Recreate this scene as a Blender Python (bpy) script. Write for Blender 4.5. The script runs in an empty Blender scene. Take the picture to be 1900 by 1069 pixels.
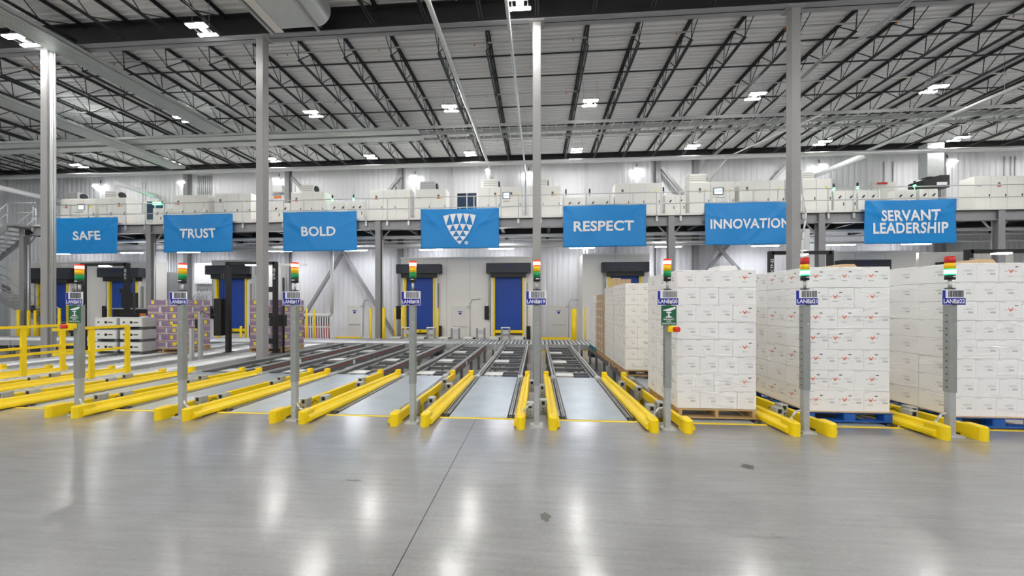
import bpy, math, random
from math import sin, cos, tan, atan, pi, radians
random.seed(7)
S = bpy.context.scene
COL = S.collection

# ---------------------------------------------------------------- camera, world, exposure
F = 650.0; TH = radians(4.05); HZ = 566.0; EYE = 1.5          # focal length in px of the 1900 px frame
cam = bpy.data.objects.new('camera', bpy.data.cameras.new('camera'))
COL.objects.link(cam)
cam.data.sensor_width = 36.0; cam.data.lens = F / 1900 * 36
cam.data.shift_y = (HZ - 534.5) / 1900
cam.data.clip_start = 0.05; cam.data.clip_end = 200
cam.location = (0, 0, EYE); cam.rotation_euler = (pi / 2, 0, TH)
S.camera = cam
w = bpy.data.worlds.new('world'); S.world = w; w.use_nodes = True
w.node_tree.nodes['Background'].inputs[0].default_value = (0.9, 0.95, 1, 1)
w.node_tree.nodes['Background'].inputs[1].default_value = 0.05
S.view_settings.view_transform = 'Standard'; S.view_settings.look = 'None'
S.view_settings.gamma = 1.0; S.view_settings.use_curve_mapping = False
S.view_settings.exposure = 1.55
LAMP = 80.0         # high bay lamps
WALL_LAMP = 4.0    # small lamps on the far wall
STRIP = 42.0        # strip lights under the mezzanine

def X_at(px, Y):    # world X seen at picture column px on the plane at depth Y
    return Y * tan(atan((px - 950) / F) - TH)
def dep(X, Y): return -X * sin(TH) + Y * cos(TH)
def Z_at(px, py, Y):
    return EYE + (HZ - py) / F * dep(X_at(px, Y), Y)

# ---------------------------------------------------------------- materials
MATS = {}
def mat(name, col, rough=0.5, metal=0.0, emit=0.0, ecol=None, noise=0.0, nscale=8.0, bump=0.0, coat=0.0, alpha=1.0, trans=0.0):
    m = bpy.data.materials.new(name); m.use_nodes = True
    nt = m.node_tree; b = nt.nodes['Principled BSDF']
    b.inputs['Base Color'].default_value = (*col, 1)
    b.inputs['Roughness'].default_value = rough
    b.inputs['Metallic'].default_value = metal
    b.inputs['Coat Weight'].default_value = coat
    b.inputs['Alpha'].default_value = alpha
    b.inputs['Transmission Weight'].default_value = trans
    if emit:
        b.inputs['Emission Color'].default_value = (*(ecol or col), 1)
        b.inputs['Emission Strength'].default_value = emit
    if noise or bump:
        tc = nt.nodes.new('ShaderNodeTexCoord'); n = nt.nodes.new('ShaderNodeTexNoise')
        n.inputs['Scale'].default_value = nscale; n.inputs['Detail'].default_value = 5
        nt.links.new(tc.outputs['Object'], n.inputs['Vector'])
        if noise:
            r = nt.nodes.new('ShaderNodeMixRGB'); r.blend_type = 'MIX'
            r.inputs[1].default_value = (*[c * (1 - noise) for c in col], 1)
            r.inputs[2].default_value = (*[min(1, c * (1 + noise)) for c in col], 1)
            nt.links.new(n.outputs['Fac'], r.inputs[0]); nt.links.new(r.outputs[0], b.inputs['Base Color'])
        if bump:
            bp = nt.nodes.new('ShaderNodeBump'); bp.inputs['Strength'].default_value = bump
            bp.inputs['Distance'].default_value = 0.02
            nt.links.new(n.outputs['Fac'], bp.inputs['Height']); nt.links.new(bp.outputs[0], b.inputs['Normal'])
    MATS[name] = m
    return m
M = MATS
mat('yellow', (0.96, 0.68, 0.003), 0.4, noise=0.06, nscale=5)
mat('yellow_paint', (0.86, 0.62, 0.02), 0.5, noise=0.1, nscale=14)
mat('galv', (0.50, 0.52, 0.52), 0.42, 0.55, noise=0.18, nscale=14)
mat('galv_light', (0.60, 0.62, 0.62), 0.4, 0.45, noise=0.1, nscale=9)
mat('post_sleeve', (0.34, 0.36, 0.34), 0.45, 0.5, noise=0.15, nscale=10)
mat('steel_grey', (0.30, 0.30, 0.31), 0.5, 0.1, noise=0.06, nscale=4)
mat('column_paint', (0.34, 0.335, 0.33), 0.42, 0.0, noise=0.05, nscale=3)
mat('dark_steel', (0.028, 0.028, 0.03), 0.5, 0.1)
mat('joist_steel', (0.035, 0.035, 0.038), 0.5, 0.1)
mat('conveyor_frame', (0.15, 0.165, 0.165), 0.5, 0.3, noise=0.12, nscale=7)
mat('chain_steel', (0.42, 0.41, 0.40), 0.35, 0.7, noise=0.2, nscale=30)
mat('deck_plate', (0.46, 0.52, 0.57), 0.3, 0.3, noise=0.2, nscale=3.5)
mat('roller_steel', (0.78, 0.79, 0.80), 0.3, 0.4)
mat('black', (0.008, 0.008, 0.009), 0.45)
mat('charcoal', (0.022, 0.027, 0.038), 0.5)
mat('red_strip', (0.34, 0.085, 0.07), 0.5, noise=0.25, nscale=12)
mat('white_paint', (0.82, 0.82, 0.80), 0.4)
mat('cream_panel', (0.79, 0.775, 0.735), 0.42, noise=0.03, nscale=1.2)
mat('cabinet', (0.80, 0.795, 0.75), 0.4, noise=0.03, nscale=1.0)
mat('seam', (0.35, 0.34, 0.31), 0.6)
mat('blue_curtain', (0.008, 0.055, 0.34), 0.5, noise=0.08, nscale=3)
mat('banner_blue', (0.0, 0.24, 0.64), 0.42, noise=0.05, nscale=1.5)
mat('white_print', (0.85, 0.86, 0.88), 0.5)
mat('sign_blue', (0.005, 0.014, 0.30), 0.55)
mat('sign_green', (0.005, 0.12, 0.05), 0.45)
mat('carton', (0.89, 0.885, 0.875), 0.4, noise=0.035, nscale=2.2, bump=0.15)
mat('carton_cream', (0.87, 0.85, 0.80), 0.4, noise=0.04, nscale=2.2, bump=0.15)
mat('carton_tan', (0.52, 0.36, 0.22), 0.55, noise=0.06, nscale=3)
mat('carton_purple', (0.28, 0.20, 0.31), 0.4, noise=0.25, nscale=3)
mat('carton_buff', (0.55, 0.43, 0.36), 0.45, noise=0.12, nscale=3)
mat('label_yellow', (0.85, 0.68, 0.05), 0.5)
mat('print_grey', (0.53, 0.53, 0.54), 0.5)
mat('print_light', (0.70, 0.70, 0.705), 0.5)
mat('print_red', (0.74, 0.19, 0.12), 0.5)
mat('print_dark', (0.10, 0.10, 0.11), 0.5)
mat('wood', (0.50, 0.33, 0.15), 0.7, noise=0.25, nscale=9)
mat('pallet_blue', (0.01, 0.10, 0.42), 0.55, noise=0.25, nscale=8)
mat('pallet_teal', (0.02, 0.22, 0.28), 0.6)
mat('cardboard', (0.60, 0.42, 0.24), 0.6, noise=0.06, nscale=4)
mat('wrap_film', (1.0, 1.0, 1.0), 0.2, alpha=0.22, coat=0.5)
mat('pipe_white', (0.78, 0.79, 0.80), 0.35)
mat('duct_galv', (0.60, 0.63, 0.62), 0.35, 0.4, noise=0.08, nscale=4)
mat('tray_galv', (0.52, 0.55, 0.54), 0.4, 0.35, noise=0.1, nscale=3)
mat('glass_dark', (0.03, 0.05, 0.09), 0.08, coat=0.5)
mat('screen', (0.5, 0.7, 0.85), 0.2, emit=0.9, ecol=(0.6, 0.85, 1.0))
mat('lamp_white', (1, 1, 1), 0.4, emit=LAMP, ecol=(1.0, 0.985, 0.96))
mat('wall_lamp', (1, 1, 1), 0.4, emit=WALL_LAMP, ecol=(0.97, 0.98, 1.0))
mat('strip_lamp', (1, 1, 1), 0.4, emit=STRIP, ecol=(0.94, 0.95, 1.0))
mat('small_lamp', (1, 1, 1), 0.4, emit=9.0, ecol=(1.0, 0.97, 0.95))
mat('exit_green', (0.1, 0.9, 0.4), 0.4, emit=4.0, ecol=(0.15, 1.0, 0.45))
mat('lens_red', (0.55, 0.02, 0.015), 0.25)
mat('lens_red_lit', (.8, 0.03, 0.02), 0.3, emit=0.6, ecol=(1.0, 0.02, 0.01))
mat('lens_red_core', (.8, 0.3, 0.25), 0.3, emit=1.7, ecol=(1.0, 0.24, 0.17))
mat('lens_amber', (0.92, 0.56, 0.0), 0.25)
mat('lens_green', (0.0, 0.30, 0.07), 0.25)
mat('lens_green_lit', (0.05, 0.8, 0.4), 0.3, emit=0.7, ecol=(0.01, 0.7, 0.17))
mat('lens_green_core', (0.8, 1, 0.9), 0.3, emit=1.7, ecol=(0.16, 1.0, 0.38))
mat('estop_red', (0.7, 0.03, 0.02), 0.35)
mat('orange', (0.75, 0.22, 0.04), 0.5)
mat('hose_red', (0.42, 0.06, 0.05), 0.5)
mat('door_white', (0.72, 0.71, 0.68), 0.42)

def floor_mat(name, base, dirt):
    m = bpy.data.materials.new(name); m.use_nodes = True; nt = m.node_tree; L = nt.links; N = nt.nodes
    b = N['Principled BSDF']
    tc = N.new('ShaderNodeTexCoord')
    def noise(sx, sy, scale, det=6, rough=0.6):
        mp = N.new('ShaderNodeMapping'); mp.inputs['Scale'].default_value = (sx, sy, 1)
        n = N.new('ShaderNodeTexNoise'); n.inputs['Scale'].default_value = scale
        n.inputs['Detail'].default_value = det; n.inputs['Roughness'].default_value = rough
        L.new(tc.outputs['Object'], mp.inputs['Vector']); L.new(mp.outputs[0], n.inputs['Vector'])
        return n
    def ramp(n, p0, p1, c0, c1):
        r = N.new('ShaderNodeValToRGB'); r.color_ramp.elements[0].position = p0; r.color_ramp.elements[1].position = p1
        r.color_ramp.elements[0].color = (*c0, 1); r.color_ramp.elements[1].color = (*c1, 1)
        L.new(n.outputs['Fac'], r.inputs[0]); return r
    def mul(a, c):
        x = N.new('ShaderNodeMixRGB'); x.blend_type = 'MULTIPLY'; x.inputs[0].default_value = 1
        L.new(a.outputs[0], x.inputs[1]); L.new(c.outputs[0], x.inputs[2]); return x
    cloud = ramp(noise(0.5, 1.0, 1.1), 0.3, 0.72, [c * 0.76 for c in base], [c * 1.15 for c in base])
    streak = ramp(noise(0.6, 9, 2.6, 8, .7), 0.28, 0.75, (0.80, 0.80, 0.80), (1.1, 1.1, 1.1))
    fine = ramp(noise(1, 1, 34, 3), 0.3, 0.75, (0.9, 0.9, 0.9), (1.05, 1.05, 1.05))
    blot = ramp(noise(0.35, 0.9, 0.9, 5), 0.50, 0.80, (1, 1, 1), dirt)
    warm = ramp(noise(0.3, 0.3, 0.9, 2), 0.35, 0.7, (1.0, 0.99, 0.975), (0.97, 0.99, 1.02))
    x = mul(mul(mul(mul(cloud, streak), fine), blot), warm)
    L.new(x.outputs[0], b.inputs['Base Color'])
    rr = ramp(noise(0.6, 3.0, 2.5), 0.3, 0.75, (0.28,) * 3, (0.45,) * 3)
    L.new(rr.outputs[0], b.inputs['Roughness'])
    b.inputs['Specular IOR Level'].default_value = 0.6
    b.inputs['Coat Weight'].default_value = 0.8; b.inputs['Coat Roughness'].default_value = 0.18; b.inputs['Coat IOR'].default_value = 1.7
    bp = N.new('ShaderNodeBump'); bp.inputs['Strength'].default_value = 0.07; bp.inputs['Distance'].default_value = 0.01
    nz = noise(1, 4, 7, 4); L.new(nz.outputs['Fac'], bp.inputs['Height']); L.new(bp.outputs[0], b.inputs['Normal']); L.new(bp.outputs[0], b.inputs['Coat Normal'])
    M[name] = m
floor_mat('concrete', (0.295, 0.29, 0.29), (0.70, 0.695, 0.69))
floor_mat('pit_concrete', (0.50, 0.465, 0.43), (0.7, 0.66, 0.6))

def rib_mat(name, col, pitch, axis='X', depth=0.6, rough=0.45):
    m = bpy.data.materials.new(name); m.use_nodes = True; nt = m.node_tree; L = nt.links; N = nt.nodes
    b = N['Principled BSDF']; b.inputs['Base Color'].default_value = (*col, 1); b.inputs['Roughness'].default_value = rough
    tc = N.new('ShaderNodeTexCoord'); sp = N.new('ShaderNodeSeparateXYZ'); L.new(tc.outputs['Object'], sp.inputs[0])
    a = N.new('ShaderNodeMath'); a.operation = 'MULTIPLY'; a.inputs[1].default_value = 2 * pi / pitch
    L.new(sp.outputs[axis], a.inputs[0])
    s = N.new('ShaderNodeMath'); s.operation = 'SINE'; L.new(a.outputs[0], s.inputs[0])
    c = N.new('ShaderNodeMath'); c.operation = 'SMOOTH_MIN'; c.inputs[1].default_value = 0.2; c.inputs[2].default_value = 0.6
    L.new(s.outputs[0], c.inputs[0])
    bp = N.new('ShaderNodeBump'); bp.inputs['Strength'].default_value = depth; bp.inputs['Distance'].default_value = 0.03
    L.new(c.outputs[0], bp.inputs['Height']); L.new(bp.outputs[0], b.inputs['Normal'])
    M[name] = m
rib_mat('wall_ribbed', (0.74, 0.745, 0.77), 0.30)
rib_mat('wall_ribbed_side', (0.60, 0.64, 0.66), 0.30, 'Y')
mat('roof_deck', (0.84, 0.85, 0.85), 0.4)

# ---------------------------------------------------------------- mesh builder
class MB:
    def __init__(s): s.v = []; s.f = []; s.m = []; s.sm = []; s.mats = []
    def mi(s, name):
        if name not in s.mats: s.mats.append(name)
        return s.mats.index(name)
    def face(s, pts, m, smooth=False):
        n = len(s.v); s.v += [tuple(p) for p in pts]; s.f.append(tuple(range(n, n + len(pts)))); s.m.append(s.mi(m)); s.sm.append(smooth)
    def box(s, x0, x1, y0, y1, z0, z1, m, ch=0.0):
        n = len(s.v); k = s.mi(m)
        if ch <= 0:
            s.v += [(x0, y0, z0), (x1, y0, z0), (x1, y1, z0), (x0, y1, z0), (x0, y0, z1), (x1, y0, z1), (x1, y1, z1), (x0, y1, z1)]
            fs = [(0, 3, 2, 1), (4, 5, 6, 7), (0, 1, 5, 4), (1, 2, 6, 5), (2, 3, 7, 6), (3, 0, 4, 7)]
        else:   # chamfered vertical edges and top rim
            c = ch
            ring = [(x0 + c, y0), (x1 - c, y0), (x1, y0 + c), (x1, y1 - c), (x1 - c, y1), (x0 + c, y1), (x0, y1 - c), (x0, y0 + c)]
            cx, cy = (x0 + x1) / 2, (y0 + y1) / 2
            s.v += [(x, y, z0) for x, y in ring] + [(x, y, z1 - c) for x, y in ring]
            s.v += [(x + (c if x < cx else -c) * .7, y + (c if y < cy else -c) * .7, z1) for x, y in ring]
            fs = [tuple(reversed(range(8))), tuple(range(16, 24))]
            for l in (0, 8):
                for i in range(8):
                    j = (i + 1) % 8; fs.append((l + i, l + j, l + 8 + j, l + 8 + i))
        for f in fs: s.f.append(tuple(n + i for i in f)); s.m.append(k); s.sm.append(False)
        return s
    def cyl(s, p0, p1, r, m, n=10, r1=None, caps=True, smooth=True):
        from mathutils import Vector
        a = Vector(p0); b = Vector(p1); d = (b - a).normalized()
        u = d.orthogonal().normalized(); v = d.cross(u); r1 = r if r1 is None else r1
        k = s.mi(m); o = len(s.v)
        for (c, rr) in ((a, r), (b, r1)):
            for i in range(n):
                t = 2 * pi * i / n; s.v.append(tuple(c + u * (cos(t) * rr) + v * (sin(t) * rr)))
        for i in range(n):
            j = (i + 1) % n; s.f.append((o + i, o + j, o + n + j, o + n + i)); s.m.append(k); s.sm.append(smooth)
        if caps:
            s.f.append(tuple(o + i for i in reversed(range(n)))); s.m.append(k); s.sm.append(False)
            s.f.append(tuple(o + n + i for i in range(n))); s.m.append(k); s.sm.append(False)
        return s
    def path(s, pts, r, m, n=8):
        for a, b in zip(pts, pts[1:]): s.cyl(a, b, r, m, n)
        return s
    def bar(s, p0, p1, wdt, m):     # square bar between two points
        s.cyl(p0, p1, wdt * .707, m, 4, smooth=False); return s
    def prism(s, prof, y0, y1, m, axis='Y'):   # closed profile of (a, z) swept along Y (a = x) or X (a = y)
        n = len(prof); o = len(s.v); k = s.mi(m)
        for y in (y0, y1):
            for a, z in prof: s.v.append((a, y, z) if axis == 'Y' else (y, a, z))
        for i in range(n):
            j = (i + 1) % n; s.f.append((o + i, o + n + i, o + n + j, o + j)); s.m.append(k); s.sm.append(False)
        s.f.append(tuple(o + i for i in range(n))); s.m.append(k); s.sm.append(False)
        s.f.append(tuple(o + n + i for i in reversed(range(n)))); s.m.append(k); s.sm.append(False)
        return s
    def mesh(s, name):
        me = bpy.data.meshes.new(name); me.from_pydata(s.v, [], s.f)
        for x in s.mats: me.materials.append(M[x])
        me.polygons.foreach_set('material_index', s.m); me.polygons.foreach_set('use_smooth', s.sm)
        me.validate(); me.update()
        return me
    def build(s, name, parent=None, loc=(0, 0, 0)):
        return obj(name, s.mesh(name), parent, loc)

def obj(name, me, parent=None, loc=(0, 0, 0), rot=None):
    o = bpy.data.objects.new(name, me); COL.objects.link(o); o.location = loc
    if rot: o.rotation_euler = rot
    if parent: o.parent = parent
    return o
def tag(o, label, cat, group=None, kind=None):
    o['label'] = label; o['category'] = cat
    if group: o['group'] = group
    if kind: o['kind'] = kind
    return o
def thing(name, label, cat, loc=(0, 0, 0), group=None, kind=None, rot=None):
    o = bpy.data.objects.new(name, None); COL.objects.link(o); o.location = loc; o.empty_display_size = 0.1
    if rot: o.rotation_euler = rot
    return tag(o, label, cat, group, kind)
CACHE = {}
def cached(key, fn):
    if key not in CACHE: CACHE[key] = fn().mesh(key if isinstance(key, str) else key[0])
    return CACHE[key]
ORD = ['first', 'second', 'third', 'fourth', 'fifth', 'sixth', 'seventh', 'eighth', 'ninth', 'tenth', 'eleventh', 'twelfth',
       'thirteenth', 'fourteenth', 'fifteenth', 'sixteenth', 'seventeenth', 'eighteenth', 'nineteenth', 'twentieth']
def nth(i): return ORD[i] if i < len(ORD) else ['twenty-first', 'twenty-second', 'twenty-third', 'twenty-fourth', 'twenty-fifth', 'twenty-sixth', 'twenty-seventh', 'twenty-eighth', 'twenty-ninth', 'thirtieth', 'thirty-first', 'thirty-second'][i - 20]

def text_mesh(name, body, width, height, material, offset=0.02, extrude=0.0, warp=None, spacing=1.0, line=1.0):
    cu = bpy.data.curves.new(name, 'FONT'); cu.body = body; cu.align_x = 'CENTER'; cu.align_y = 'CENTER'
    cu.offset = offset; cu.extrude = extrude; cu.size = 1; cu.space_character = spacing; cu.space_line = line
    cu.resolution_u = 4
    t = bpy.data.objects.new(name, cu); COL.objects.link(t)
    bpy.context.view_layer.update()
    me = bpy.data.meshes.new_from_object(t.evaluated_get(bpy.context.evaluated_depsgraph_get()))
    bpy.data.objects.remove(t); bpy.data.curves.remove(cu)
    if warp:
        import bmesh
        bm = bmesh.new(); bm.from_mesh(me); bmesh.ops.triangulate(bm, faces=bm.faces[:])
        for _ in range(3):
            long = [e for e in bm.edges if e.calc_length() > .16]
            if long: bmesh.ops.subdivide_edges(bm, edges=long, cuts=1); bmesh.ops.triangulate(bm, faces=[f for f in bm.faces if len(f.verts) > 3])
        bm.to_mesh(me); bm.free()
    xs = [v.co.x for v in me.vertices]; ys = [v.co.y for v in me.vertices]
    cx, cy = (min(xs) + max(xs)) / 2, (min(ys) + max(ys)) / 2
    sx = width / (max(xs) - min(xs)); sy = height / (max(ys) - min(ys))
    for v in me.vertices:
        x, z = (v.co.x - cx) * sx, (v.co.y - cy) * sy
        v.co = (x, -v.co.z + (warp(x, z) if warp else 0), z)
    me.materials.clear(); me.materials.append(M[material]); me.name = name
    return me

# ================================================================ the setting
PIT = -0.64; ROOF = 9.95; YB = 9.6; YM = 16.6; YD = 18.0; YW = 20.0; XL, XR = -33.7, 29.0
EDGE = 4.62; PITCH = 1.578
b = MB(); b.box(XL, XR, -12, EDGE, -0.8, 0, 'concrete')
b.box(-0.799, -0.793, -12, EDGE - 0.07, 0, 0.0012, 'black')
fl = b.build('floor'); tag(fl, 'polished grey concrete floor in front of the conveyor lanes', 'floor', kind='structure')
b = MB(); b.box(XL, XR, EDGE, YW + .2, PIT - 0.1, PIT, 'pit_concrete')
tag(b.build('floor_pit'), 'lower concrete floor under the conveyors', 'floor', kind='structure')
b = MB()
def edge_y(i): return EDGE - 0.06
for k in range(-8, 4):
    x0, x1 = k * PITCH + 0.30, (k + 1) * PITCH - 0.30
    b.box(x0, x1, EDGE - 0.055, EDGE, 0, 0.002, 'yellow_paint')
    for sx, xx in ((1, x0), (-1, x1)):
        b.face([(xx, EDGE - .055, .0015), (xx + sx * .10, EDGE, .0015), (xx - sx * .03, EDGE, .0015)][::sx], 'yellow_paint')
tag(b.build('trim_1'), 'yellow painted line along the slab edge before the lanes', 'floor marking', kind='structure')

# stains and the hairline crack on the front floor
mat('stain_dark', (0.10, 0.095, 0.085), 0.35, noise=0.2, nscale=10)
mat('stain_mid', (0.23, 0.225, 0.215), 0.3, noise=0.15, nscale=8)
def stain(px, py, rx, ry, m, seed):
    Zc = EYE * F / (py - HZ); xc = (px - 950) / F * Zc
    x = xc * cos(TH) - Zc * sin(TH); y = xc * sin(TH) + Zc * cos(TH)
    rnd = random.Random(seed); b = MB(); pts = []
    for i in range(22):
        a = 2 * pi * i / 22; r = 1 + rnd.uniform(-.35, .3)
        pts.append((x + cos(a) * rx * r, y + sin(a) * ry * r, 0.0012))
    b.face(pts, m)
    for i in range(5):
        xx = x + rnd.uniform(-1.8, 1.8) * rx; yy = y + rnd.uniform(-1.3, 1.3) * ry; q = rx * rnd.uniform(.05, .13)
        b.face([(xx + cos(t) * q, yy + sin(t) * q * .6, .001) for t in [k * pi / 3 for k in range(6)]], m)
    return b
for i, (px, py, rx, ry, m, lab) in enumerate([
        (1012, 959, .035, .05, 'stain_dark', 'small dark wet spot on the floor, below the LANE#19 post'),
        (1388, 866, .06, .05, 'stain_dark', 'dark oil smear on the floor before the LANE#20 load'),
        (1420, 995, .08, .02, 'stain_mid', 'thin grey smear on the floor, nearest on the right half'),
        (438, 927, .035, .03, 'stain_mid', 'pale round smudge on the floor before the LANE#17 post'),
        (615, 938, .045, .03, 'stain_mid', 'pale smudge on the floor between the LANE#17 and LANE#18 posts'),
        (655, 892, .07, .015, 'stain_dark', 'black broken scuff on the floor before the LANE#18 post')]):
    tag(stain(px, py, rx, ry, m, i).build('floor_stain'), lab, 'stain', 'stains on the polished floor', 'structure')
b = MB(); rnd = random.Random(3)
pts = [(570, 880), (553, 905), (540, 930), (520, 960), (505, 985), (480, 1005), (452, 1030), (410, 1068)]
ww = []
for px, py in pts:
    Zc = EYE * F / (py - HZ); xc = (px - 950) / F * Zc; ww.append((xc * cos(TH) - Zc * sin(TH), xc * sin(TH) + Zc * cos(TH)))
for (xa, ya), (xb, yb) in zip(ww, ww[1:]):
    b.face([(xa, ya, .001), (xa + .003, ya, .001), (xb + .003, yb, .001), (xb, yb, .001)], 'stain_mid')
tag(b.build('floor_crack'), 'hairline crack wandering across the polished floor', 'crack', kind='structure')

# roof deck: corrugated sheet, ribs across the joists
b = MB(); y = -12.0; zt = ROOF
while y < YW:
    p = [(y, zt), (y + .07, zt), (y + .09, zt - .045), (y + .15, zt - .045), (y + .17, zt)]
    for (ya, za), (yb, zb) in zip(p, p[1:]):
        b.face([(XL, ya, za), (XL, yb, zb), (XR, yb, zb), (XR, ya, za)], 'roof_deck')
    y += .17
b.box(XL, XR, -12, YW + .2, ROOF + .02, ROOF + .15, 'roof_deck')
tag(b.build('ceiling'), 'white corrugated steel roof deck', 'ceiling', kind='structure')
for nm, bx, m, lab in [('wall_back', (XL, XR, YW, YW + .2, PIT, ROOF), 'wall_ribbed', 'white ribbed metal wall behind the mezzanine'),
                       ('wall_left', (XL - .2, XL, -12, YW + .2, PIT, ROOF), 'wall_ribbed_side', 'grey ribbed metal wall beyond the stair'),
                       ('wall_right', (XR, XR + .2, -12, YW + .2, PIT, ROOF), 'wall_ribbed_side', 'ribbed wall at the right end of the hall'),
                       ('wall_front', (XL, XR, -12.2, -12, PIT, ROOF), 'wall_ribbed', 'white wall behind the viewer')]:
    tag(MB().box(*bx, m).build(nm), lab, 'wall', kind='structure')

# main roof beam, eave beam
def ibeam(x0, x1, y, z0, z1, wd):
    b = MB()
    b.box(x0, x1, y - wd / 2, y + wd / 2, z0, z0 + .03, 'steel_grey'); b.box(x0, x1, y - wd / 2, y + wd / 2, z1 - .03, z1, 'dark_steel')  # lower flange in lighter grey: light from below put into its colour
    b.box(x0, x1, y - .012, y + .012, z0, z1, 'dark_steel'); return b
tag(ibeam(XL, XR, YB, 9.2, 9.86, .3).build('roof_beam'), 'black steel roof beam resting on the column tops', 'beam', kind='structure')
tag(ibeam(XL, XR, YW - .3, 9.55, 9.9, .25).build('roof_beam'), 'dark steel eave beam along the far wall', 'beam', kind='structure')

# joists
def joist_mesh(y0, y1):
    b = MB(); zt, zb = 9.86, 9.24
    for s in (-1, 1):
        b.box(s * .012, s * .065, y0, y1, zt - .012, zt, 'joist_steel'); b.box(s * .012, s * .024, y0, y1, zt - .07, zt, 'joist_steel')
        ye = y1 - (.95 if y0 > 0 else .2); b.box(s * .012, s * .055, y0 + .95, ye, zb, zb + .012, 'joist_steel'); b.box(s * .012, s * .022, y0 + .95, ye, zb, zb + .055, 'joist_steel')
    n = 7; L = (y1 - y0 - 1.9) / n; r = .014
    b.cyl((0, y0 + .05, zt - .03), (0, y0 + .97, zb + .03), r, 'joist_steel', 5)
    b.cyl((0, y1 - .05, zt - .03), (0, y1 - .97, zb + .03), r, 'joist_steel', 5)
    for i in range(n):
        a = y0 + .95 + i * L
        b.cyl((0, a + .03, zb + .03), (0, a + L / 2, zt - .03), r, 'joist_steel', 5)
        b.cyl((0, a + L / 2, zt - .03), (0, a + L - .03, zb + .03), r, 'joist_steel', 5)
        b.cyl((0, a + .0, zb + .03), (0, a - .05, zt - .03), r * .9, 'joist_steel', 5)
    return b
jm = [joist_mesh(YB + .02, YW - .3).mesh('roof_joist'), joist_mesh(-.9, YB - .02).mesh('roof_joist')]
k = 0
for i in range(-22, 19):
    for q, me in enumerate(jm):
        if q == 1 and not -9 <= i <= 7: continue
        o = obj('roof_joist', me, None, (1.5 * i, 0, 0))
        tag(o, 'black open-web steel joist under the roof deck, ' + ('beyond' if q == 0 else 'before') + ' the main beam', 'joist', 'roof joists ' + ('beyond' if q == 0 else 'before') + ' the beam', 'structure')
for yy in (11.5, 12.6, 14.5, 16.1, 7.9, 6.2):
    tag(MB().box(XL, XR, yy - .018, yy + .018, 9.70, 9.735, 'joist_steel').build('joist_bridging'), 'dark bridging angle running across the joists', 'bridging', 'bridging across the joists', 'structure')

# columns
COLS = [(90, 'steel column with conduits, standing in front of the stair'), (487, 'grey square steel column between the TRUST and BOLD banners'),
        (995, 'grey square steel column behind the LANE#19 post'), (1472, 'grey square steel column in front of the INNOVATION banner')]
for i, (px, lab) in enumerate(COLS):
    x = X_at(px, YB) if i != 2 else 0.0
    t = thing('steel_column', lab, 'column', (x, YB, PIT), kind='structure')
    MB().box(-.11, .11, -.11, .11, .03, 9.2 - PIT, 'column_paint', .01).build('shaft', t)
    MB().box(-.2, .2, -.2, .2, 0, .03, 'column_paint').build('base_plate', t)
    MB().box(-.2, .2, -.16, .16, 9.16 - PIT, 9.2 - PIT, 'column_paint').build('cap_plate', t)
    if i == 0:
        for q in range(3):
            xx = .15 + q * .075
            MB().cyl((xx, -.05, .05), (xx, -.05, 9.1 - PIT), (.022, .036, .022)[q], 'galv', 10).build('conduit', t)
    if i == 3:
        c = MB(); P = [(.13, -.12, .6), (.13, -.12, 3.8), (.16, -.12, 4.0), (.21, -.12, 4.3), (.22, -.12, 4.5), (.18, -.12, 4.8), (.14, -.12, 5.0), (.13, -.1, 5.6)]
        c.path(P, .02, 'pipe_white', 8); c.build('cable', t)
        MB().box(.11, .34, -.1, .1, 3.55, 4.1, 'galv_light', .01).build('junction_box', t)

# ================================================================ lamps
def lamp_frame():
    b = MB()
    b.box(-.28, .28, -.20, -.03, .045, .075, 'galv'); b.box(-.28, .28, .17, .28, .045, .075, 'galv')
    for q in (-.2, .2): b.box(q - .015, q + .015, -.03, .17, .055, .075, 'dark_steel')
    b.box(-.10, .10, -.12, .2, .075, .15, 'galv')
    return b
def lens(y0, y1):
    return MB().box(-.26, .26, y0, y1, .03, .045, 'lamp_white')
def high_bay(x, y, z, label, group):
    t = thing('high_bay_light', label, 'ceiling light', (x, y, z), group)
    obj('housing', cached('housing', lamp_frame), t)
    obj('lens', cached('lens', lambda: lens(-.18, -.05)), t); obj('lens', cached('lens_far', lambda: lens(.19, .26)), t)
    for q in (-.25, .25): obj('hanger', cached('hanger', lambda: MB().cyl((0, 0, .07), (0, 0, ROOF - .05 - LZ), .006, 'galv', 5)), t, (q, 0, 0))
LZ = 9.05
rows = [(9.0, [35, 372, 700, 965, 1290], 'front'), (13.3, [340, 580, 835, 1095, 1403, 1735], 'middle'), (17.6, [145, 318, 505, 687, 872, 1070, 1285, 1527, 1780], 'far')]
for yy, pxs, nm in rows:
    for i, px in enumerate(pxs):
        if nm == 'front' and px in (700, 1290): continue
        x = X_at(px, yy)
        high_bay(x, yy if px != 965 else 8.75, LZ + (.1 if nm == 'far' else 0), 'white high bay light, %s from the left in the %s ceiling row' % (nth([0, 1, 1, 2, 3][i] if nm == 'front' else i), nm), 'high bay lights in the %s row' % nm)
for yy in (4.6, -1.5, -4.5, -7.5, -10.5):  # unseen rows, added and spaced to brighten the faces turned to the viewer
    for i in range(9):
        x = -24 + i * 5.5
        if abs(x) > 26 or (yy == 4.6 and abs(x + 6.4) < 1.6): continue
        high_bay(x, yy, LZ, 'unseen high bay light, added for light on the front faces', 'unseen high bay lights added for light')
for i, yy in enumerate((9.0, 13.3)):
    for x in ((-25., -19.5) if i else (-25.5, -20.)):
        high_bay(x, yy, LZ, 'white high bay light beyond the left picture edge, %s row' % ('middle' if i else 'front'), 'high bay lights beyond the left edge')
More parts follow.
